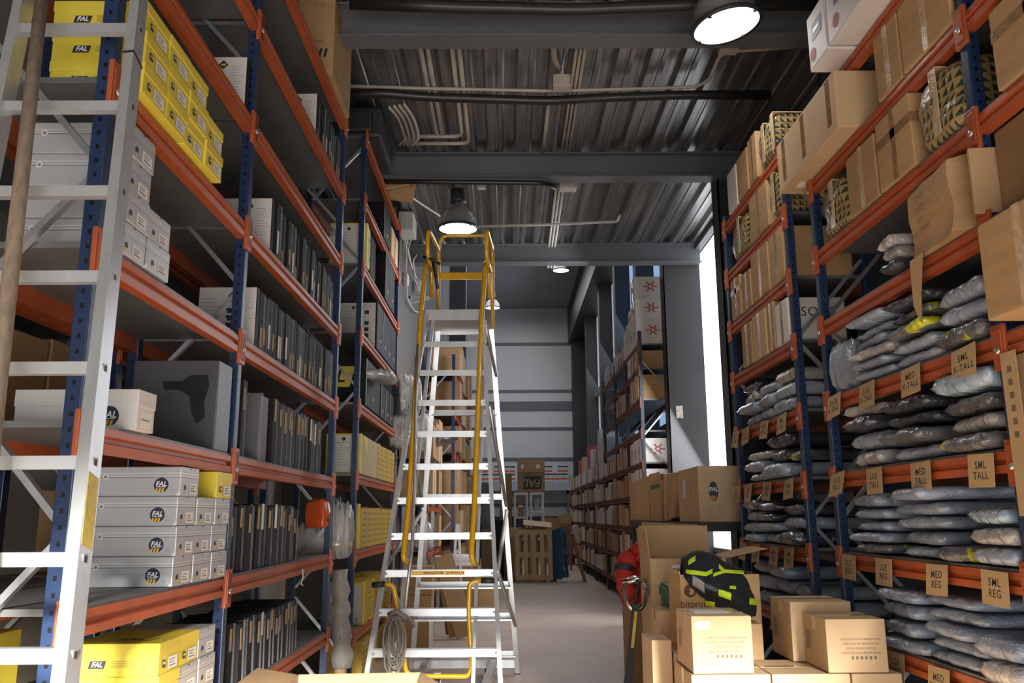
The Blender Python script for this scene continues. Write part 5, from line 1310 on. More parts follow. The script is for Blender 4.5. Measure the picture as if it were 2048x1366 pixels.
# ================================================================== foreground cartons on the right
def pallet(loc, label, L=1.2, W=.8, m=WOOD, rz=0.0, rot=None, grp=None, name='wooden_pallet'):
    t = thing(name, label, 'pallet', loc, rz, grp)
    if rot: t.rotation_euler = rot
    for x in (-W / 2 + .05, 0, W / 2 - .05):
        for y in (-L / 2 + .06, 0, L / 2 - .06): obj('block', MB().bbox(x - .045, x + .045, y - .06, y + .06, .022, .10, .003), m, t)
        obj('bottom_board', MB().bbox(x - .05, x + .05, -L / 2, L / 2, 0, .022, .002), m, t)
    for y in (-L / 2 + .06, 0, L / 2 - .06): obj('stringer_board', MB().bbox(-W / 2, W / 2, y - .06, y + .06, .10, .122, .002), m, t)
    for k in range(5):
        x = -W / 2 + .05 + k * (W - .10) / 4
        obj('top_board', MB().bbox(x - .048, x + .048, -L / 2, L / 2, .122, .144, .002), m, t)
    return t
PZ = .144
pallet((1.38, 4.80, 0), 'blue wooden pallet under the olive oil cartons at the front right', 1.2, 1.0, BLUEWOOD)
pallet((1.36, 6.05, 0), 'raw wooden pallet under the tall open carton and behind the pallet truck handle', 1.2, .86, WOOD)
CP = CARD_PALE
def oilbox(loc, sx, sy, sz, label, rz=0.0, text=True, side=True, m=CP):
    o = carton(loc, sx, sy, sz, label, m, 'box', None, rz, 'x', TAPE_CLEAR, 'olive_oil_carton', .005)
    if text:
        for k, s in enumerate(('ACEITE DE OLIVA VIRGEN EXTRA', "HUILE D'OLIVE VIERGE EXTRA", 'EXTRA VIRGIN OLIVE OIL', 'AZEITE DE OLIVA VIRGEM EXTRA')):
            write(s, .0135, INK_SOFT, o, (.02, -sy / 2 - .001, sz * .62 - .021 * k), '-y', spacing=.95)
        flat(o, 'handling_symbols', (.02, -sy / 2 - .001, sz * .62 - .086), '-y', [(rect(-.05 + .022 * k, -.04 + .022 * k, -.006, .008), 0) for k in range(6)], [INK_SOFT])
    if side:
        flat(o, 'side_print', (-sx / 2 - .001, .03, sz * .5), '-x', [(rect(-.10, -.097, -.06, .06), 0), (rect(-.02, -.017, -.06, .06), 0)] + [(rect(-.09 + .012 * k, -.086 + .012 * k, -.045, .045), 0) for k in range(5)], [INK_SOFT])
    return o
BY = 4.30
a, b = onY(1386, 1319, BY), onY(1502, 1232, BY)
W1 = b.x - a.x; ZB = .705; H1 = b.z - ZB
print('oil', a, b, W1, H1)
o = oilbox(((a.x + b.x) / 2, BY + .19, ZB), W1, .38, H1, 'olive oil carton with white address label on top of the front pile')
flat(o, 'address_label', (-W1 * .5 + .055, -.191, H1 * .84), '-y', [(rect(-.035, .035, -.018, .018), 0)], [PAPER])
obj('paper_slip', MB().box(-W1 * .35, W1 * .25, -.08, .08, H1 + .0012, H1 + .0022), PAPER, o)
c, d = onY(1657, 1333, BY), onY(1769, 1238, BY)
W2 = d.x - c.x
oilbox(((c.x + d.x) / 2, BY + .16, ZB), W2, .32, d.z - ZB, 'olive oil carton at the front right, close to the grey garment bags')
oilbox(((c.x + d.x) / 2 - .045, BY + .50, ZB), W2 + .03, .34, d.z - ZB + .05, 'olive oil carton tucked behind the one close to the garment bags')
# lower tiers (0.28 each)
TH = (ZB - PZ) / 2
xa = onY(1384, 1345, BY - .02).x
tier = [((xa + .19, BY + .21), .38, .42, 'plain carton carrying the labelled olive oil carton'), ((xa + .19 + .385, BY + .21), .375, .42, 'wide plain carton between the two olive oil cartons')]
for (x, y), sx, sy, l in tier:
    oilbox((x, y, PZ + TH), sx, sy, TH - .004, l, text=False, side=True, m=CP)
    carton((x, y, PZ), sx, sy, TH - .002, l.replace('carton', 'lowest-tier carton', 1), CP, tape='x', tm=TAPE_CLEAR)
xr = xa + .19 + .385 + .19
x5 = min(1.90, xr + .38)
carton(((xr + x5) / 2, BY + .20, PZ + TH), x5 - xr - .01, .40, TH - .004, 'plain carton carrying the right-hand olive oil carton', CP, tape='x', tm=TAPE_CLEAR)
carton(((xr + x5) / 2, BY + .20, PZ), x5 - xr - .01, .40, TH - .002, 'lowest carton under the right-hand olive oil carton', CP, tape='x', tm=TAPE_CLEAR)
p = onY(1324, 1281, 4.86)
carton((p.x - .005, 5.02, PZ), .11, .30, p.z - PZ, 'narrow upright carton at the left edge of the front pile', CP, tape='x', tm=TAPE_CLEAR, rz=.03)
p2 = onY(1362, 1300, 4.84)
carton((p2.x + .03, 4.98, PZ), .13, .26, p2.z - PZ - .02, 'second narrow upright carton beside the labelled olive oil carton', CP, tape='x', tm=TAPE_CLEAR)
q = onY(1338, 1222, 5.40)
carton((q.x + .035, 5.54, PZ), .20, .28, q.z - PZ, 'taller brown carton behind the narrow upright cartons', CP, tape='x')
# carton with address label to the right of the jackets
p = onY(1518, 1250, 4.70)
o = carton((p.x - .07, 4.87, PZ + TH), .20, .26, p.z - PZ - TH, 'brown carton with two white labels right of the jacket box', CARD, tape='x')
obj('address_label', MB().box(.02, .09, -.1312, -.1304, .15, .21).box(-.06, -.01, -.1312, -.1304, .06, .2), PAPER, o)
carton((p.x - .07, 4.87, PZ), .19, .26, TH - .002, 'carton carrying the double labelled carton', CARD, tape='x')
# jacket carton with the printed owl-like mark
jx0, jx1 = onY(1358, 1150, 5.0).x, onY(1522, 1240, 5.0).x
jz = onY(1358, 1150, 5.0).z
jw = jx1 - jx0
jc = open_carton(((jx0 + jx1) / 2 + .005, 5.20 - .02, .72), jw, .36, jz - .72, 'open kraft carton with brown printed name, holding dark jackets', (('-x', 8, .02), ('+y', 95, .10)), CARD)
carton(((jx0 + jx1) / 2 - .02, 5.19, PZ), jw - .22, .28, .716 - PZ, 'carton underneath the open jacket carton, mostly covered by the front pile', CARD, tape='x')
BRN = mat('brown_ink', (.10, .045, .03), .7)
flat(jc, 'round_logo', (-jw / 2 + .055, -.181, .31), '-y', [(disc(.036, 24), 0), ([(-.02, .02), (.0, .05), (.012, .046), (.02, .02)], 0), (disc(.018, 16, .006, -.004), 1), (disc(.010, 12, -.01, -.004), 0)], [BRN, CARD_IN])
write('bitprom', .052, BRN, jc, (-jw / 2 + .082, -.181, .235), '-y', bold=.0006)
write('recycled', .012, BRN, jc, (-jw / 2 + .10, -.181, .20), '-y')

# draped jackets: a surface S(u, v), u across, v from the back over the top and down the front
def drape(name, S, m, nu=40, nv=36, th=.018, parent=None, ur=(0, 1), vr=(0, 1), lift=0.0, flip=1):
    top = []; bot = []
    for i in range(nu + 1):
        for j in range(nv + 1):
            u = ur[0] + (ur[1] - ur[0]) * i / nu; v = vr[0] + (vr[1] - vr[0]) * j / nv
            p = S(u, v); e = .004
            n_ = (S(u, v + e) - S(u, v - e)).cross(S(u + e, v) - S(u - e, v)) * flip; n_.normalize()
            top.append(p + n_ * lift); bot.append(p + n_ * (lift - th))
    n1 = len(top); fs = []
    for i in range(nu):
        for j in range(nv):
            a = i * (nv + 1) + j
            fs.append((a, a + nv + 1, a + nv + 2, a + 1)); fs.append((n1 + a, n1 + a + 1, n1 + a + nv + 2, n1 + a + nv + 1))
    def edge(seq):
        for k in range(len(seq) - 1): fs.append((seq[k], seq[k + 1], n1 + seq[k + 1], n1 + seq[k]))
    edge([i * (nv + 1) for i in range(nu + 1)]); edge([i * (nv + 1) + nv for i in range(nu + 1)][::-1]); edge(list(range(nv + 1))[::-1]); edge([nu * (nv + 1) + j for j in range(nv + 1)])
    mb = MB(); mb.add(top + bot, fs, 0, True)
    return obj(name, mb, m, parent)
def interp(tab, u):
    for (a, p), (b, q) in zip(tab, tab[1:]):
        if u <= b:
            f = max(0, min(1, (u - a) / (b - a))); f = f * f * (3 - 2 * f) if b - a > .15 else f
            return p + (q - p) * f
    return tab[-1][1]
JT = [(0, 1120), (.2, 1106), (.45, 1112), (.6, 1129), (.8, 1140), (1, 1170)]
JB = [(0, 1152), (.1, 1172), (.25, 1194), (.4, 1212), (.6, 1222), (.85, 1236), (1, 1232)]
def SJ(u, v):
    uu = max(0, min(1, u)); yt, yb_ = interp(JT, uu), interp(JB, uu); px = 1366 + 148 * u
    e = (1 - (2 * uu - 1) ** 4)
    n_ = noise.noise(Vector((u * 3.2, v * 3.4, 1.3))) * .045 + noise.noise(Vector((u * 8, v * 7, 4.1))) * .018 + noise.noise(Vector((u * 18 + v * 9, v * 6, 7.7))) * .007
    if v >= .23:
        t_ = (v - .23) / .77
        return onY(px, yt + (yb_ - yt) * t_, 5.04 - .14 * math.sin(PI * min(1, t_ * .9)) * e - .03 * t_ + n_ * .7)
    f = (.23 - v) / .23
    p = onY(px, yt, 5.04)
    return p + Vector((0, .30 * f * (.35 + .65 * e), .05 * math.sin(f * PI * .6) - .14 * f * f + n_ * f))
jk = drape('work_jacket', SJ, NAVY_CLOTH)
tag(jk, 'dark navy work jackets with lime hi-vis bands heaped over the open kraft carton', 'jacket')
def pband(pl_, w, m=HIVIS, nm='hi_vis_band'):
    def S2(s_, t_):
        L_ = [(Vector(b) - Vector(a)).length for a, b in zip(pl_, pl_[1:])]; d_ = s_ * sum(L_); q = None
        for k, l_ in enumerate(L_):
            if d_ <= l_ or k == len(L_) - 1: q = Vector(pl_[k]).lerp(Vector(pl_[k + 1]), d_ / l_); break
            d_ -= l_
        u = (q.x - 1366) / 148; uu = max(0, min(1, u)); yt, yb_ = interp(JT, uu), interp(JB, uu)
        return SJ(u, .23 + .77 * max(.0, (q.y + w * (t_ - .5) - yt) / (yb_ - yt)))
    return drape(nm, S2, m, 18, 6, .004, jk, lift=.006)
for pl_, w in (([(1373, 1143), (1411, 1149), (1425, 1143)], 8), ([(1426, 1151), (1449, 1143), (1487, 1146)], 6), ([(1437, 1133), (1449, 1144)], 8), ([(1378, 1126), (1391, 1117)], 9),
               ([(1437, 1184), (1462, 1193)], 13), ([(1459, 1175), (1471, 1176)], 6), ([(1499, 1157), (1512, 1174)], 8), ([(1498, 1202), (1512, 1205)], 12), ([(1411, 1205), (1430, 1208)], 9)):
    pband(pl_, w)
pband([(1386, 1160), (1400, 1168), (1410, 1176)], 20, REFLECT, 'reflective_panel'); pband([(1411, 1170), (1435, 1181)], 8, GREY_CLOTH, 'collar_edge')
# grey shoe on a green crate
gp = onY(1348, 1113, 5.62)
t = tag(obj('green_crate', MB().bbox(-.12, .14, -.12, .12, 0, 1.02 - PZ, .01).bbox(-.13, .15, -.13, .13, .94 - PZ, 1.0 - PZ, .006), GREEN_PL, None, (gp.x + .06, 5.70, PZ)), 'tall green plastic bin behind the kraft jacket carton', 'bin')
def shoe_obj(loc, rz, label):
    prof = [(-.14, .045, .034), (-.11, .055, .075), (-.05, .055, .085), (.02, .05, .065), (.09, .052, .045), (.135, .035, .03)]
    vs = []; n = 14
    for (x, w, h) in prof:
        for j in range(n):
            a = 2 * PI * j / n
            vs.append((x, w * math.cos(a), .02 + max(0, h * (.5 + .5 * math.sin(a))) ))
    fs = []
    for i in range(len(prof) - 1):
        for j in range(n): fs.append((i * n + j, i * n + (j + 1) % n, (i + 1) * n + (j + 1) % n, (i + 1) * n + j))
    fs += [tuple(range(n))[::-1], tuple(range((len(prof) - 1) * n, len(prof) * n))]
    o = tag(obj('work_shoe', MB().add(vs, fs, 0, True), mat('grey_shoe_fabric', (.30, .31, .30), .7), None, loc, (0, 0, rz)), label, 'shoe')
    obj('sole', MB().bbox(-.15, .145, -.056, .056, 0, .028, .012), DARKCARD, o)
    obj('collar', MB().tube([(-.125 + .075 * (1 - math.cos(a)), .032 * math.sin(a) * 1.2, .112 - .01 * (1 - math.cos(a))) for a in [2 * PI * k / 16 for k in range(16)]], .010, 8, closed=True), PAPER, o)
    return o
shoe_obj((onY(1366, 1140, 5.62).x, 5.70, 1.02), 1.2, 'grey work shoe lying on the green bin beside the navy jackets')
# tall open carton with a bent flap
tx = onY(1299, 1180, 6.0).x
o = open_carton((tx + .27, 6.22, PZ), .52, .44, onY(1300, 1118, 6.0).z - PZ, 'tall open brown carton with bent flaps beside the red jacket', (('-x', 6, .20), ('+y', 12, .22), ('+x', 78, .30), ('-y', 172, .17)), CP)
obj('carton_divider', MB().box(-.258, -.25, -.228, -.222, .0, .45), CARD, o)
# red jacket hung over a carton
rx0, rx1 = onY(1243, 1150, 6.95).x, onY(1316, 1150, 6.95).x
RTT = [(0, 1152), (.12, 1116), (.3, 1098), (.5, 1080), (.75, 1070), (1, 1068)]
RBT = [(0, 1172), (.1, 1212), (.5, 1222), (1, 1228)]
def SR(u, v):
    uu = max(0, min(1, u)); yt, yb_ = interp(RTT, uu), interp(RBT, uu); px = 1240 + 78 * u
    e = (1 - (2 * uu - 1) ** 4)
    n_ = noise.noise(Vector((u * 3, v * 4, 2.2))) * .07 + noise.noise(Vector((u * 8 + v * 4, v * 9, 5.2))) * .035 + abs(noise.noise(Vector((u * 5 - v * 3, v * 6, 8.2)))) * .05
    if v >= .2:
        t_ = (v - .2) / .8
        return onY(px, yt + (yb_ - yt) * t_, 6.92 - .13 * e * math.sin(PI * (.15 + .8 * t_)) + n_)
    f = (.2 - v) / .2
    return onY(px, yt, 6.92) + Vector((0, .26 * f, -.10 * f * f + n_ * f))
rj = drape('red_jacket', SR, RED_CLOTH, 48, 44)
tag(rj, 'bright red hooded work jacket hung up beside the tall open carton', 'jacket')
def rq(px, py, d): return onY(px, py, 6.78 + d)
P_ = rounded([rq(1262, 1108, .0), rq(1249, 1140, -.02), rq(1248, 1172, -.06), rq(1262, 1196, -.10)], .12)
k_ = len(P_)
obj('sleeve', MB().tube(P_, [.075 - .018 * i / k_ + .008 * math.sin(i * 2.1) for i in range(k_)], 16), RED_CLOTH, rj)
P2_ = [rq(1249, 1131, -.02), rq(1248, 1143, -.03)]
obj('black_armband', MB().tube([P2_[0], (P2_[0] + P2_[1]) / 2, P2_[1]], .079, 16), INK, rj)
obj('hood_fold', MB().tube(rounded([rq(1266, 1104, .0), rq(1280, 1094, -.08), rq(1302, 1092, -.10), rq(1316, 1100, -.04)], .1), .045, 14), RED_CLOTH, rj)
obj('hood_fold', MB().tube(rounded([rq(1268, 1120, .0), rq(1284, 1112, -.09), rq(1306, 1108, -.09), rq(1316, 1112, -.04)], .1), .03, 12), RED_CLOTH, rj)
carton(((rx0 + rx1) / 2, 7.12, 0), .22, .20, .86, 'brown carton standing under the red jacket', CARD_DARK, tape=None)
# pallet truck with chromed loop handle
t = thing('pallet_truck', 'black pallet truck with chromed loop handle and yellow striped shaft', 'pallet truck', (.80, 5.42, 0))
tl = Vector(t.location)
p0 = onY(1250, 1420, 5.45) - tl; p1 = onY(1272, 1208, 6.05) - tl
p0.z = max(p0.z, .16)
dv = (p1 - p0)
obj('shaft', MB().beam(p0, p1, .05, .045, 0, (1, 0, 0)), BLACK_RUB, t)
ra_ = p0 + dv * .56; rb2 = p0 + dv * .92
obj('yellow_stripe', MB().beam(ra_ + Vector((0, -.036, .0)), rb2 + Vector((0, -.036, .0)), .02, .012, 0, (1, 0, 0)), INK_YELLOW, t)
e = p1; lp = []
for k in range(22):
    a = 2 * PI * k / 22
    w = .075 * (1 if math.cos(a) > 0 else .8)
    lp.append(e + Vector((w * math.sin(a) * 1.15, .03 * math.cos(a), .065 + .105 * math.cos(a))))
hd = obj('loop_handle', MB().tube(lp, .016, 10, closed=True), CHROME, t)
obj('cross_grip', MB().tube([e + Vector((-.085, .02, .15)), e + Vector((.085, .02, .15))], .017, 10), CHROME, hd)
obj('lever', MB().tube([e + Vector((0, -.02, -.02)), e + Vector((.0, -.03, .10)), e + Vector((.03, -.03, .15))], .010, 8), BLACK_RUB, hd)
obj('pump_body', MB().bbox(-.09, .05, -.10, .06, .10, .30, .02).bbox(-.30, .05, -.22, -.10, .07, .16, .01), ORANGE, t)
for sx in (-.24, -.03): obj('fork', MB().bbox(sx - .07, sx + .07, -1.25, -.18, .05, .10, .01), ORANGE, t)
for sx in (-.05, .02): obj('steering_wheel', MB().lathe([(.0001, -.022), (.08, -.022), (.085, -.01), (.085, .01), (.08, .022), (.0001, .022)], 20), BLACK_RUB, t, (sx, .0, .087), (0, PI / 2, 0))

# ================================================================== bench with footwear cartons before the window
XB = 1.71
bt = thing('steel_bench', 'dark steel bench with white brace carrying the row of brown cartons', 'bench', (XB, 7.7, 0))
obj('bench_top', MB().box(-.02, .52, -.08, 4.2, 1.31, 1.39), LAMP_DARK, bt)
obj('timber_edge', MB().bbox(-.06, -.02, -.06, 2.9, 1.30, 1.37, .004), WOOD, bt)
for y in (.0, 2.1, 4.1):
    for x in (.03, .47): obj('leg', MB().box(x - .03, x + .03, y - .03, y + .03, 0, 1.31), LAMP_DARK, bt)
obj('white_rail', MB().beam((-.03, .9, 1.26), (-.03, 2.6, 1.26), .03, .05, 0, (1, 0, 0)), CARD_WHITE, bt)
obj('white_brace', MB().beam((-.03, 1.9, 1.24), (.42, .55, .95), .04, .04, 0, (1, 0, 0)), CARD_WHITE, bt)
yb = [7.66, YX(1356, 1.6, XB), YX(1327, 1.6, XB), YX(1300, 1.6, XB), YX(1258, 1.6, XB)]
print('bench', yb)
HB = onY(1395, 932, 7.66).z - 1.39
o = carton((XB + .19, (yb[0] + yb[1]) / 2, 1.39), .37, yb[1] - yb[0] - .03, HB, 'big brown footwear carton with oval logo, nearest on the bench before the window', CARD_PALE, tape='y', tm=TAPE_CLEAR)
hy = (yb[1] - yb[0] - .03) / 2
f = flat(o, 'oval_logo', (-.05, -hy - .001, .27), '-y', [([(.042 * math.cos(2 * PI * k / 24), .085 * math.sin(2 * PI * k / 24)) for k in range(24)], 0), ([(-.03, -.06), (0, -.083), (.02, -.06), (.02, -.04), (-.03, -.04)], 1)], [INK_NAVY, mat('orange_ink', (.55, .18, .03), .6)])
link('lettering', text_mesh('FAL', .05, INK_WHITE, .1, .001), f, (0, .015, .001))
write('[] TT Y O', .03, INK_GREY, o, (.0, -hy - .001, .43), '-y')
flat(o, 'table_print', (-.10, -hy - .001, .04), '-y', [(rect(0, .16, .10, .103), 0), (rect(0, .003, 0, .10), 0), (rect(.09, .093, 0, .10), 0), (rect(.11, .114, .02, .08), 0), (rect(.13, .134, .02, .08), 0)], [INK_GREY])
obj('paper_label', MB().box(-.1855, -.1848, .12, .20, .22, .40), PAPER, o)
write('FOOTWEAR', .03, INK_SOFT, o, (-.186, -.12, .30), '-x', roll=PI / 2)
obj('white_slip', MB().box(.12, .19, -hy - .002, -hy - .001, .20, .30), PAPER, o)
o = carton((XB + .17, (yb[1] + yb[2]) / 2 + .05, 1.412), .32, (yb[2] - yb[1]) * .45, .46, 'brown carton leaning back on the bench behind the oval logo carton', CARD, tape='side', tm=TAPE_CLEAR, tilt=(-.10, 0))
carton((XB + .16, yb[2] - .08, 1.396), .34, .05, .50, 'flattened carton sheet tilted against the leaning carton on the bench', CARD_IN, tape=None, tilt=(.16, 0))
o = open_carton((XB + .19, (yb[2] + yb[3]) / 2 + .12, 1.39), .36, (yb[3] - yb[2]) * .8, .45, 'open brown carton with a green tape band on the bench', (('-x', 3, .09), ('+y', 5, .10)), CARD)
obj('green_tape', MB().box(-.1815, -.1805, -.30, .30, .36, .41), GREEN_PL, o)
for k in range(3):
    w = (yb[4] - yb[3] - .15) / 3
    carton((XB + .19, yb[3] + .14 + w * (k + .5), 1.39), .36, w - .02, .53 - .02 * k, '%s of three tall film-wrapped cartons at the far end of the bench' % ORD[k], CARD, tape='side', tm=TAPE_CLEAR)
# ================================================================== rear hall
XB2 = 2.05
RBL = [.32, .80, 1.28, 1.76, 2.24, 2.72, 3.20, 3.68, 4.06]
rk1 = rack('tall rear rack along the right wall beyond the dark column, crowned with white cartons', XB2, 1, [12.85, 14.40, 15.9, 17.8], [RBL, RBL, RBL], 4.25, clips=False)
rk2 = rack('low rear rack farthest along the right wall', XB2, 1, [17.9, 20.2, 22.5, 24.8, 27.0], [RBL[:5]] * 4, 2.30, clips=False)
WPRINT = CARD_WHITE
def red_print(o, face, loc, s=.10):
    sh = []
    for k in range(6):
        a = 2 * PI * k / 6
        sh.append(([(s * .3 * math.cos(a - .25), s * .3 * math.sin(a - .25)), (s * math.cos(a - .12), s * .8 * math.sin(a - .12)), (s * math.cos(a + .12), s * .8 * math.sin(a + .12)), (s * .3 * math.cos(a + .25), s * .3 * math.sin(a + .25))], 0))
    sh.append((disc(s * .4, 16), 0)); sh.append((disc(s * .22, 12), 1))
    flat(o, 'red_print', loc, face, sh, [INK_RED, CARD_WHITE])
rr = random.Random(21)
def rbx(Y, w, Z, h, d, label, m, grp=None, pr=False, tape='side'):
    h = cap(RBL, Z, h) if Y < 17.8 else (cap(RBL[:5], Z, h) if Z < 2.2 else h)
    o = carton((XB2 - .01 + d / 2, Y + w / 2, Z), d, w - .012, h, label, m, 'box', grp, rr.uniform(-.02, .02), tape, TAPE_CLEAR if rr.random() < .6 else TAPE)
    if pr:
        red_print(o, '-y', (.0, -w / 2 + .004, h * .55), min(.11, h * .36)); red_print(o, '-x', (-d / 2 - .001, 0, h * .5), min(.09, h * .3, w * .3))
    return o
LV = ['lowest', 'second', 'third', 'fourth', 'fifth', 'sixth', 'seventh', 'eighth', 'top']
# near bay, by hand
for Z, items in ((4.06, [(12.90, .36, .40, 'w'), (13.28, .36, .38, 'w')]), (3.68, [(12.92, .34, .30, 'c'), (13.28, .30, .32, 'd'), (13.62, .40, .30, 'w')]), (3.20, [(12.92, .42, .38, 'c'), (13.38, .40, .36, 'c')]),
                 (2.24, [(12.90, .34, .36, 'w'), (13.28, .34, .36, 'w'), (13.66, .34, .34, 'w')]), (1.76, [(12.90, .40, .40, 'w'), (13.32, .30, .38, 'w'), (13.64, .34, .36, 'w'), (14.0, .34, .38, 'c')]), (1.28, [(12.95, .5, .38, 'c'), (13.5, .5, .36, 'd')])):
    li = min(range(9), key=lambda k: abs(RBL[k] - Z))
    for k, (y, w, h, c) in enumerate(items):
        rbx(y, w, Z, h, .52, '%s carton, %s along the %s shelf, near bay of tall rear rack' % ({'w': 'white red-printed', 'c': 'brown', 'd': 'dark brown'}[c], ORD[k], LV[li]), {'w': WPRINT, 'c': CARD, 'd': CARD_DARK}[c], 'cartons in the near bay of the tall rear rack', c == 'w')
zt = 4.06 + .40
rbx(12.93, .38, zt, .34, .50, 'middle white red-printed carton of the tallest rear stack', WPRINT, pr=True)
rbx(12.98, .40, zt + .345, .36, .52, 'topmost cream carton with red print on the tallest rear stack', CARD_WHITE, pr=True)
rbx(13.34, .38, 4.06 + .38, .30, .46, 'white carton behind the middle one of the tallest rear stack', WPRINT, pr=True)
rbx(13.68, .34, 4.06, .52, .46, 'tall white carton third in the row on the rear rack top', WPRINT, pr=True)
rbx(14.05, .32, 4.06, .44, .46, 'white bundle carton fourth in the row on the rear rack top', WPRINT)
# rear racks get darker copies of the rack paint, hall shade put into the colour
SHADED = {}
def shaded_paint(par, which):
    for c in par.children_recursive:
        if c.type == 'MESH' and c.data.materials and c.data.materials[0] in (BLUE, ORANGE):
            if c.data.name not in SHADED:
                d_ = c.data.copy(); d_.materials[0] = SHADED_BLUE if c.data.materials[0] == BLUE else SHADED_ORANGE; SHADED[c.data.name] = d_
            c.data = SHADED[c.data.name]
SHADED_ORANGE = mat('shaded_orange_paint', (.15, .045, .022), .5, var=.2)
SHADED_BLUE = mat('shaded_blue_paint', (.012, .017, .034), .45, var=.2)
shaded_paint(rk1, 0); shaded_paint(rk2, 0)
# books and binders along the rack top
for k in range(26):
    y = 14.45 + k * .115
    if abs(y + .05 - 15.9) < .13: continue
    h = rr.uniform(.24, .34)
    o = obj('binder', MB().bbox(0, .26, 0, .095, 0, h, .004), [mat('pale_binder', (.55, .57, .60), .5), mat('blue_binder', (.10, .13, .2), .5), mat('purple_binder', (.22, .17, .28), .5), mat('orange_binder', (.6, .22, .03), .5)][3 if k == 8 else rr.choice((0, 0, 0, 1, 2))], None, (XB2, y, 4.06))
    obj('spine_label', MB().box(-.001, 0.0, .02, .075, h * .5, h * .8), PAPER, o)
    tag(o, '%s binder from the near end along the top of the tall rear rack' % ORD[k], 'binder', 'binders on the rear rack top')
for k in range(20):
    y = 14.6 + k * .12
    if abs(y + .05 - 15.9) < .13: continue
    h = rr.uniform(.22, .3)
    o = obj('binder', MB().bbox(.28, .50, 0, .10, 0, h + .34, .004), [mat('pale_binder', ()), mat('blue_binder', ()), mat('orange_binder', ())][2 if k == 3 else rr.choice((0, 1, 0))], None, (XB2, y, 4.06))
    tag(o, '%s tall binder in the back row along the top of the tall rear rack' % ORD[k], 'binder', 'tall binders in the back row')
# the other bays
def fill(Ya, Yb, levels, bay, names, pale=.2, dk=.3, miss=.08, gap=.40, lo=.24):
    for li, Z in levels:
        y = Ya + .06; k = 0
        while y < Yb - .25:
            w = rr.uniform(.28, .52)
            if y + w > Yb - .05: w = Yb - .05 - y
            if w < .16: break
            if rr.random() > miss:
                c = rr.random(); m, n = (WPRINT, 'white') if c < pale else ((CARD_DARK, 'dark brown') if c < pale + dk else (CARD, 'brown'))
                rbx(y, w, Z, rr.uniform(lo, gap), .5, '%s carton %s along the %s shelf, %s bay of %s rear rack' % (n, ORD[k], LV[li], bay, names), m, 'cartons in the %s bay of the %s rear rack' % (bay, names), False); k += 1
            y += w + .01
L9 = list(enumerate(RBL))
fill(14.45, 15.85, L9[:5] + L9[6:7], 'second', 'tall', .1, .4); fill(15.95, 17.75, L9[:5], 'third', 'tall', .25, .35)
fill(12.9, 14.35, L9[:2], 'first', 'tall', .0, .5)
carton((XB2 + .25, 13.1, 0), .5, .4, .21, 'brown carton on the floor under the near bay of the tall rear rack', CARD_DARK, tape='side')
for b, y in enumerate((17.95, 20.25, 22.55, 24.85)):
    fill(y, y + 2.15, L9[:4], ORD[b], 'low', .5, .2, .05); fill(y, y + 2.15, L9[4:5], ORD[b], 'low', .5, .2, 0, .34, .34)
# pale goods heaped above the low rack
for k, (y, h, m, n) in enumerate(((18.0, .50, WPRINT, 'tall white'), (18.5, .72, WPRINT, 'tallest white'), (19.1, .40, CARD, 'brown'), (19.6, .36, WPRINT, 'white'), (20.3, .42, WPRINT, 'white'), (21.0, .55, mat('red_carton', (.45, .05, .04), .6), 'red'), (21.7, .34, WPRINT, 'white'), (22.6, .40, CARD_PALE, 'pale'), (23.6, .38, mat('red_carton', ()), 'red'))):
    rbx(y, .45, 2.24 + .342, h, .42, '%s carton, %s in the upper layer of the low rear rack' % (n, ORD[k]), m)
o = link('plastic_sack', bag_mesh(33, FILM, .5, .35, .22, sharp=4), None, (XB2 - .24, 23.7, .95)); o.rotation_euler = (0, 1.4, 0)
tag(o, 'white plastic sack hanging at the far end of the low rear rack', 'sack')
# back-left rack full of brown cartons, seen through the mobile ladder
XLB = -.80
rk3 = rack('rear left rack crammed with brown cartons, seen through the mobile ladder', XLB, -1, [13.4, 15.2, 17.0, 18.8], [[.5, 1.15, 1.8, 2.45, 3.1, 3.7]] * 3, 4.0, clips=False)
def lbx(Y, w, Z, h, label, m=CARD, X=XLB + .04, d=.5, tape='side', tm=None, grp=None):
    return carton((X - d / 2, Y + w / 2, Z), d, w, h, label, m, 'box', grp, rr.uniform(-.03, .03), tape, tm or TAPE_CLEAR)
LV3 = ['lowest', 'second', 'third', 'fourth', 'fifth', 'top']
for b, y0 in enumerate((13.45, 15.25, 17.05)):
    for li, Z in enumerate([.5, 1.15, 1.8, 2.45, 3.1, 3.7]):
        y = y0 + .05; k = 0
        while y < y0 + 1.45:
            w = rr.uniform(.42, .62); w = min(w, y0 + 1.66 - y)
            lbx(y, w - .015, Z, rr.uniform(.38, cap([.5, 1.15, 1.8, 2.45, 3.1, 3.7], Z, .55)) if Z < 3.6 else rr.uniform(.4, .75), 'brown carton, %s from the near end, %s shelf, %s bay of the rear left rack' % (ORD[k], LV3[li], ORD[b]), rr.choice((CARD, CARD, CARD_DARK, CARD_PALE)), XLB + rr.uniform(.0, .09), grp='cartons on the rear left rack'); k += 1
            y += w
for k, (px, py, Y, w, h) in enumerate(((858, 1003, 12.9, .55, .70), (905, 1003, 12.95, .32, .58))): pass
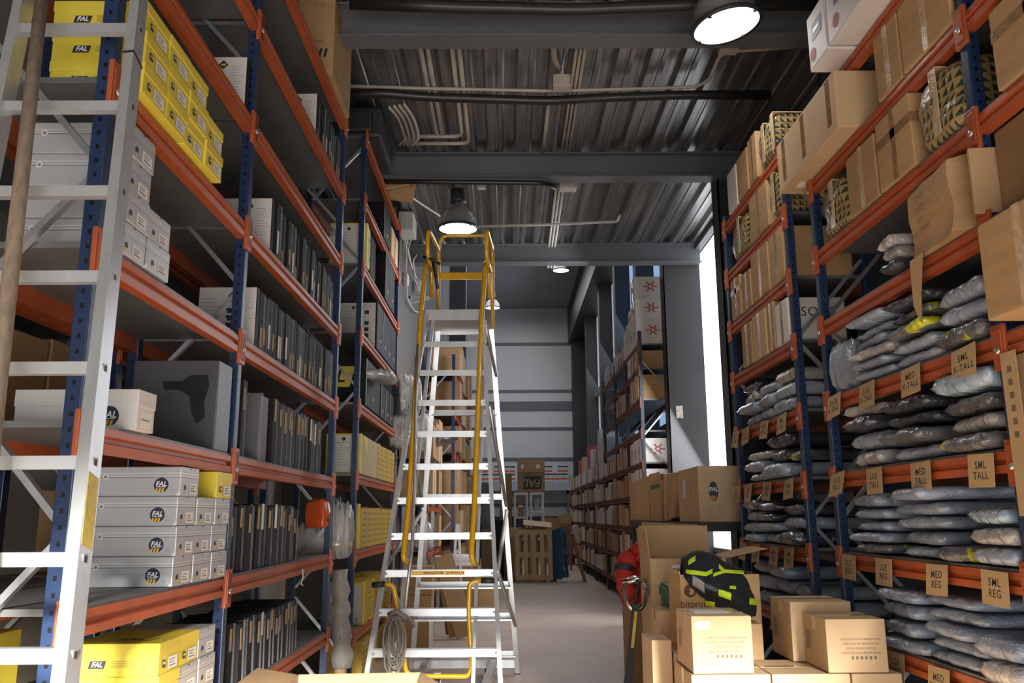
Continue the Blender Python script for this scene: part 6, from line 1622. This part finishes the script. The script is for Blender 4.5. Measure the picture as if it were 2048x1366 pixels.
# galvanised shelving with wrapped goods between ladder and wall stub
gs = rack('galvanised perforated shelving with wrapped goods right behind the mobile ladder', -.98, -1, [10.85, 11.9, 12.95], [[.55, 1.05, 1.62, 2.2], [.55, 1.05, 1.62, 2.2]], 2.75, .45, braces=False, rear=False, clips=False, name='shelving')
GP = None
for c in gs.children:
    if c.name.startswith('post'):
        if GP is None:
            GP = c.data.copy(); GP.materials[0] = GALV
        c.data = GP
    if c.name.startswith('beam'): c.scale = (1, 1, .6)
for k, (y, w, Z, h, m, n) in enumerate(((10.95, .5, 2.2, .42, CARD, 'brown'), (11.48, .36, 2.2, .5, CARD, 'brown'), (12.0, .5, 2.2, .6, CARD, 'tall brown'), (10.95, .6, 1.62, .46, CARD_PALE, 'pale brown'), (11.95, .6, 1.62, .46, CARD, 'brown'), (12.05, .55, 1.05, .42, CARD, 'brown'), (12.1, .5, .55, .36, CARD_PALE, 'pale brown'))):
    lbx(y, w, Z, h, '%s carton, number %s counted from the top near end of the galvanised shelving' % (n, ORD[k]), m, -.93, .44)
lbx(12.2, .55, 2.85, .5, 'brown carton standing free on top of the galvanised shelving cartons', CARD, -.88, .5) if False else None
p = onY(888, 940, 11.2)
def foil(px, py, Y, L, W, T_, label, seed, m=FOIL, rot=(0, 0, 0), name='crumpled_film'):
    p = onY(px, py, Y)
    o = link(name, bag_mesh(seed, m, L, W, T_, wr=.4), None, p, rot); tag(o, label, 'plastic film'); return o
foil(750, 765, 8.3, .4, .5, .12, 'crumpled clear film lying on the black lettered case', 41)
foil(815, 835, 10.5, .28, .4, .55, 'crumpled clear film bundle hanging at the wall stub by the ladder', 42, rot=(0, 0, .3))
foil(798, 900, 10.45, .24, .3, .5, 'smaller crumpled film bundle low at the end of the left rack', 43)
foil(838, 905, 10.6, .25, .3, .5, 'white film bundle just behind the yellow handrail', 44)
foil(843, 1090, 11.1, .3, .3, .35, 'grey film bundle at knee height behind the mobile ladder', 45).location.z = 1.052
foil(828, 1200, 10.0, .3, .3, .30, 'grey film bundle near the floor behind the mobile ladder', 46)
o = foil(888, 890, 11.6, .42, .4, .2, 'clear film with yellow print on the pale carton behind the ladder', 47, BAG_HIVIS, (0, -.3, .2))
# floor clutter under and behind the mobile ladder
fx = lambda px, py: onZ(px, py, 0)
q = fx(851, 1288)
carton((q.x, 9.75, 0), .27, .34, .62, 'brown carton stack bottom standing behind the mobile ladder legs', CARD, tape='x'); carton((q.x + .01, 9.75, .62), .26, .32, .30, 'brown carton on top of the one behind the mobile ladder legs', CARD, tape='x')
for k, (px, py, wid, ht, ti, m) in enumerate(((905, 1287, .22, .95, -.22, CARD), (920, 1290, .24, 1.0, -.30, CARD_PALE), (895, 1285, .20, .9, -.14, CARD_DARK))):
    q = fx(px, py - 6)
    o = carton((q.x + .06, q.y + .15 + .06 * k, 0.03), wid, .02, ht, '%s large cardboard sheet leaning behind the mobile ladder' % ORD[k], m, tape=None, tilt=(-.12, ti))
q = fx(975, 1212)
carton((q.x, 13.8, 0), .42, .4, .38, 'pale brown carton on the floor right of the leaning cardboard sheets', CARD, tape='x'); carton((q.x - .1, 14.4, 0), .5, .4, .6, 'taller brown carton on the floor behind the leaning sheets', CARD, tape='x')
q = onY(925, 1130, 13.0)
o = carton((q.x, 13.2, 0), .5, .5, q.z - .02, 'dark carton carrying the white papers behind the ladder', CARD_DARK, tape=None)
tag(obj('paper_stack', MB().bbox(-.25, .2, -.2, .2, 0, .05, .01).bbox(-.22, .15, -.18, .18, .05, .16, .03), PAPER, None, (q.x, 13.2, q.z - .018)), 'loose stack of white papers behind the right yellow handrail', 'papers')
tag(obj('white_step_stand', MB().beam((-.1, 0, 0), (.0, .1, 1.35), .035, .035).beam((.1, 0, 0), (.02, .1, 1.35), .035, .035).beam((-.07, .03, .45), (.07, .03, .45), .03, .03).beam((-.04, .07, .95), (.04, .07, .95), .03, .03), ALU, None, (fx(912, 1180).x + .30, 12.7, 0)), 'narrow white step stand behind the ladder left of the far trestles', 'stand')
# leaning pallets
q = fx(1068, 1164)
pallet((q.x, q.y, .02), 'raw wooden pallet leaning upright in the far aisle, front one', 1.12, .84, WOOD, 0, (R(78), 0, 0))
pallet((q.x - .12, q.y + .34, .03), 'raw wooden pallet leaning behind the front one', 1.2, .84, WOOD, 0, (R(82), 0, 0))
pallet((q.x + .62, q.y + .30, .02), 'blue wooden pallet leaning at the right of the raw pallets', 1.12, .5, BLUEWOOD, 0, (R(80), R(-14), R(-50)))
for o in bpy.data.objects:
    if o.name.startswith('wooden_pallet') and abs(o.rotation_euler.x) > 1:
        o.location.z += .56; 
carton((q.x - .52, q.y + .0, 0), .16, .03, 1.0, 'narrow brown board standing left of the leaning pallets', CARD_DARK, tape=None)
o = carton((q.x + .10, q.y + .25, 1.27), .66, .5, .02, 'flat carton sheet lying on top of the leaning pallets', CARD_PALE, tape=None, tilt=(.22, .10))
o = carton((q.x + 1.16, q.y + .12, 0), .05, .5, 1.1, 'thin leaning board at the right edge of the pallets', CARD_DARK, tape=None, tilt=(0, -.25))
# two white trestle frames with goods, the inverted footwear carton on top
YT = 21.3
def trestle(x0, x1, label, rungs):
    t = thing('trestle_frame', label, 'trestle', ((x0 + x1) / 2, YT, 0))
    w = (x1 - x0) / 2; H = 2.02
    for sx in (-w, w):
        obj('upright', MB().box(sx - .022, sx + .022, -.025, .025, 0, H), PAPER, t); obj('upright', MB().box(sx - .022, sx + .022, .55, .60, 0, H), PAPER, t)
    for z in rungs: obj('rail', MB().box(-w, w, -.03, .61, z - .025, z + .025), PAPER, t)
    return t
x = [onY(px, 1050, YT).x for px in (1030, 1057, 1060, 1087)]
trestle(x[0], x[1] - .03, 'left white trestle frame in the far aisle under the inverted carton', (.9, 1.42, 2.0)); trestle(x[2] + .03, x[3], 'right white trestle frame in the far aisle under the inverted carton', (.9, 1.56, 2.0))
carton(((x[0] + x[1]) / 2 - .015, YT + .28, 1.446), x[1] - x[0] - .2, .4, .40, 'film-wrapped brown carton inside the left white trestle frame', CARD_DARK, tape='wrap', tm=TAPE_CLEAR)
carton(((x[2] + x[3]) / 2 + .015, YT + .28, 1.586), x[3] - x[2] - .2, .4, .34, 'grey appliance carton inside the right white trestle frame', mat('grey_carton', (.38, .40, .42), .6), tape=None)
a, b = onY(1036, 992, YT), onY(1089, 920, YT)
W3 = b.x - a.x
o = carton(((a.x + b.x) / 2, YT + .30, 2.026), W3, .52, b.z - 2.026, 'large brown carton standing upside down on the white trestles at the rear', CARD_DARK, tape=None)
f = flat(o, 'upside_down_logo', (.03, -.262, .24), '-y', [(rect(-W3 * .36, W3 * .30, -.16, .16, W3 * .06), 0)], [mat('dark_green_ink', (.02, .035, .02), .6)], roll=PI)
link('lettering', text_mesh('FAL', .26, CARD, .2, .008), f, (0, 0, .002))
lines(o, (-W3 * .28, -.262, .52), '-y', W3 * .56, 2, .05, INK_SOFT, .03, 4)
obj('upper_flap', MB().box(-W3 / 2 + .01, W3 / 2 - .01, -.27, -.262, (b.z - 2.026) * .62, b.z - 2.03), CARD, o)
obj('paper_label', MB().box(W3 * .18, W3 * .32, -.274, -.271, (b.z - 2.026) * .74, (b.z - 2.026) * .86).box(-W3 * .38, -W3 * .28, -.274, -.271, (b.z - 2.026) * .74, (b.z - 2.026) * .86), PAPER, o)
carton((a.x - .30, YT + .4, 1.2), .3, .5, 1.3, 'tall dark carton just left of the inverted carton', CARD_DARK, tape=None); carton((a.x - .31, YT + .4, 0), .4, .5, 1.19, 'dark carton column left of the white trestles', CARD_DARK, tape=None)
# shelf with small boxes on the rear wall
YS = YF - .62
zS = onY(1040, 962, YS).z
ws = obj('wall_shelf', MB().box(-1.0, 2.35, 0, .5, -.05, 0).box(-1.0, 2.35, -.02, .0, -.34, 0.0), mat('pale_blue_shelf', (.42, .46, .52), .5), None, (0, YS, zS))
tag(ws, 'long pale blue shelf on the rear wall carrying small white and orange boxes', 'shelf')
for x_ in (-.8, .7, 2.2): obj('bracket', MB().box(x_ - .03, x_ + .03, .0, .56, -.45, -.05).box(x_ - .03, x_ + .03, .0, .06, -zS + .0, -.05), STEELGREY, ws)
k = 0
for row in (0, 1):
    for i in range(17):
        xx = -.9 + i * .19
        if .35 < xx < 1.15 or (row == 1 and rr.random() < .35): continue
        o = obj('filter_box', MB().bbox(-.085, .085, -.09, .09, 0, .27, .004), mat('white_product_box', (.62, .60, .60), .5), None, (xx, YS + .22, zS + row * .272))
        obj('colour_print', MB().box(-.085, .085, -.092, -.0905, .04, .11).box(-.085, .085, -.092, -.0905, .21, .26, 1), [mat('orange_print', (.55, .14, .05), .5), INK_NAVY], o)
        tag(o, '%s small box from the left, %s row on the rear wall shelf' % (ORD[i], ('lower', 'upper')[row]), 'box', 'small boxes on the rear wall shelf'); k += 1
# low dark wall base and carton pile at the rear right
struct('baseboard_back', MB().box(XHL, 2.45, YF - .08, YF - .055, 0, 1.45), LAMP_DARK)
for k, (px0, px1, Y, h, m) in enumerate(((1098, 1128, 25.9, .80, CARD_DARK), (1122, 1143, 26.6, 1.25, CARD_DARK), (1085, 1120, 27.4, 1.40, CARD_DARK), (1118, 1144, 28.1, 1.50, CARD))):
    a, b = onY(px0, 1100, Y).x, onY(px1, 1100, Y).x
    carton(((a + b) / 2, Y + .3, 0), b - a, .5, h, '%s brown carton of the far right floor pile by the rear wall' % ORD[k], m, tape=None)
tag(obj('red_hand_truck', MB().beam((0, 0, 0), (.16, .3, 1.2), .05, .05).beam((.25, 0, 0), (.38, .3, 1.2), .05, .05).beam((.05, .1, .4), (.30, .1, .4), .04, .04).beam((.14, .25, 1.0), (.36, .25, 1.0), .04, .04), mat('dull_red_paint', (.22, .035, .02), .5), None, (onY(1128, 1130, 24).x - .06, 24.0, 0)), 'dull red frame leaning at the foot of the low rear rack', 'hand truck')
# dark goods behind the ladder on the left of the rear hall
for k, (px0, px1, py0, Y, m, n) in enumerate(((962, 983, 1060, 20.0, CARD_DARK, 'dark brown'), (985, 1008, 1040, 20.8, BLACKCARD, 'black'), (1008, 1026, 1075, 20.2, DARKCARD, 'charcoal'), (925, 960, 950, 21.0, CARD_DARK, 'tall dark brown'), (962, 986, 965, 23.4, DARKCARD, 'tall charcoal'))):
    a, b = onY(px0, py0, Y), onY(px1, py0, Y)
    carton(((a.x + b.x) / 2, Y + .3, 0), b.x - a.x - .02, .5, a.z, '%s carton, %s of the dim row seen through the right ladder side' % (n, ORD[k]), m, tape=None)
# wrapped tube and film between the two left racks
def film_tube(pts, rad, label, m=FILM, name='film_roll', cat='roll', n=18, seed=3):
    P_ = rounded(pts, .1) if len(pts) > 2 else pts
    rr2 = random.Random(seed); mb = MB(); k = len(P_)
    mb.tube(P_, [rad * (1 + .18 * math.sin(i * 1.3)) * rr2.uniform(.9, 1.1) for i in range(k)], n)
    return tag(obj(name, mb, m), label, cat)
ra1 = [onY(x_, y_, 7.15) for x_, y_ in ((684, 1335), (685, 1290), (680, 1230), (681, 1180), (678, 1140))]
o = film_tube(ra1, .075, 'tall film-wrapped tube standing between the two left racks', seed=5)
obj('kraft_core', MB().tube([ra1[0] - Vector((0, 0, ra1[0].z)), ra1[-1]], .05, 12), CARD_PALE, o)
ra1 = [onY(x_, y_, 7.1) for x_, y_ in ((670, 1122), (672, 1090), (672, 1050), (668, 1010))]
o = link('film_bundle', bag_mesh(61, FILM, .24, .26, .50, wr=.7), None, onY(672, 1118, 7.05)); tag(o, 'bulging clear film bundle over the wrapped tube between the racks', 'plastic film')
obj('tape_belt', MB().lathe([(.128, 0), (.134, .02), (.128, .04)], 20, (0, 0, .10)), TAPE_CLEAR, o)
o = link('first_aid_pouch', bag_mesh(62, ORANGE_BAG, .10, .17, .23, sharp=7, wr=.2), None, onX(634, 1056, XL - .10)); o.rotation_euler = (0, 0, 1.2)
tag(o, 'orange pouch with dark star emblem at the end of the second folder shelf', 'pouch')
flat(o, 'star_emblem', (.01, -.088, .06), '-y', [([(r_ * math.cos(PI / 6 * i), r_ * math.sin(PI / 6 * i)) for i, r_ in [(i, .022 if i % 2 == 0 else .011) for i in range(12)]], 0)], [INK_NAVY])
o = link('film_bundle', bag_mesh(63, FILM, .30, .34, .24, wr=.7), None, (XL - .18, onX(630, 1120, XL - .18).y - .12, 1.182)); tag(o, 'clear film package under the orange pouch on the second folder shelf', 'plastic film')
tag(obj('clear_sheet', MB().bbox(-.01, .01, -.32, .32, 0, .42, .004), FILM, None, (XL - .3, 6.2, .622)), 'clear plastic sheet standing at the end of the lowest folder shelf', 'plastic sheet')
tag(obj('hook_wire', MB().tube([onX(605, 1138, XL + .03), onX(606, 1155, XL + .035), onX(602, 1168, XL + .04), onX(606, 1171, XL + .04)], .004, 6), PAPER), 'thin pale wire hook hanging from the second folder shelf beam', 'hook')

# everything standing on a shelf or on another box sits a hair above it
for o in COL.objects:
    if o.parent is None and 'label' in o and o.location.z > .05 and o['category'] in ('box', 'case', 'display case', 'display box', 'folder', 'binder', 'package', 'parcel', 'garment bag'):
        o.location.z += .0012
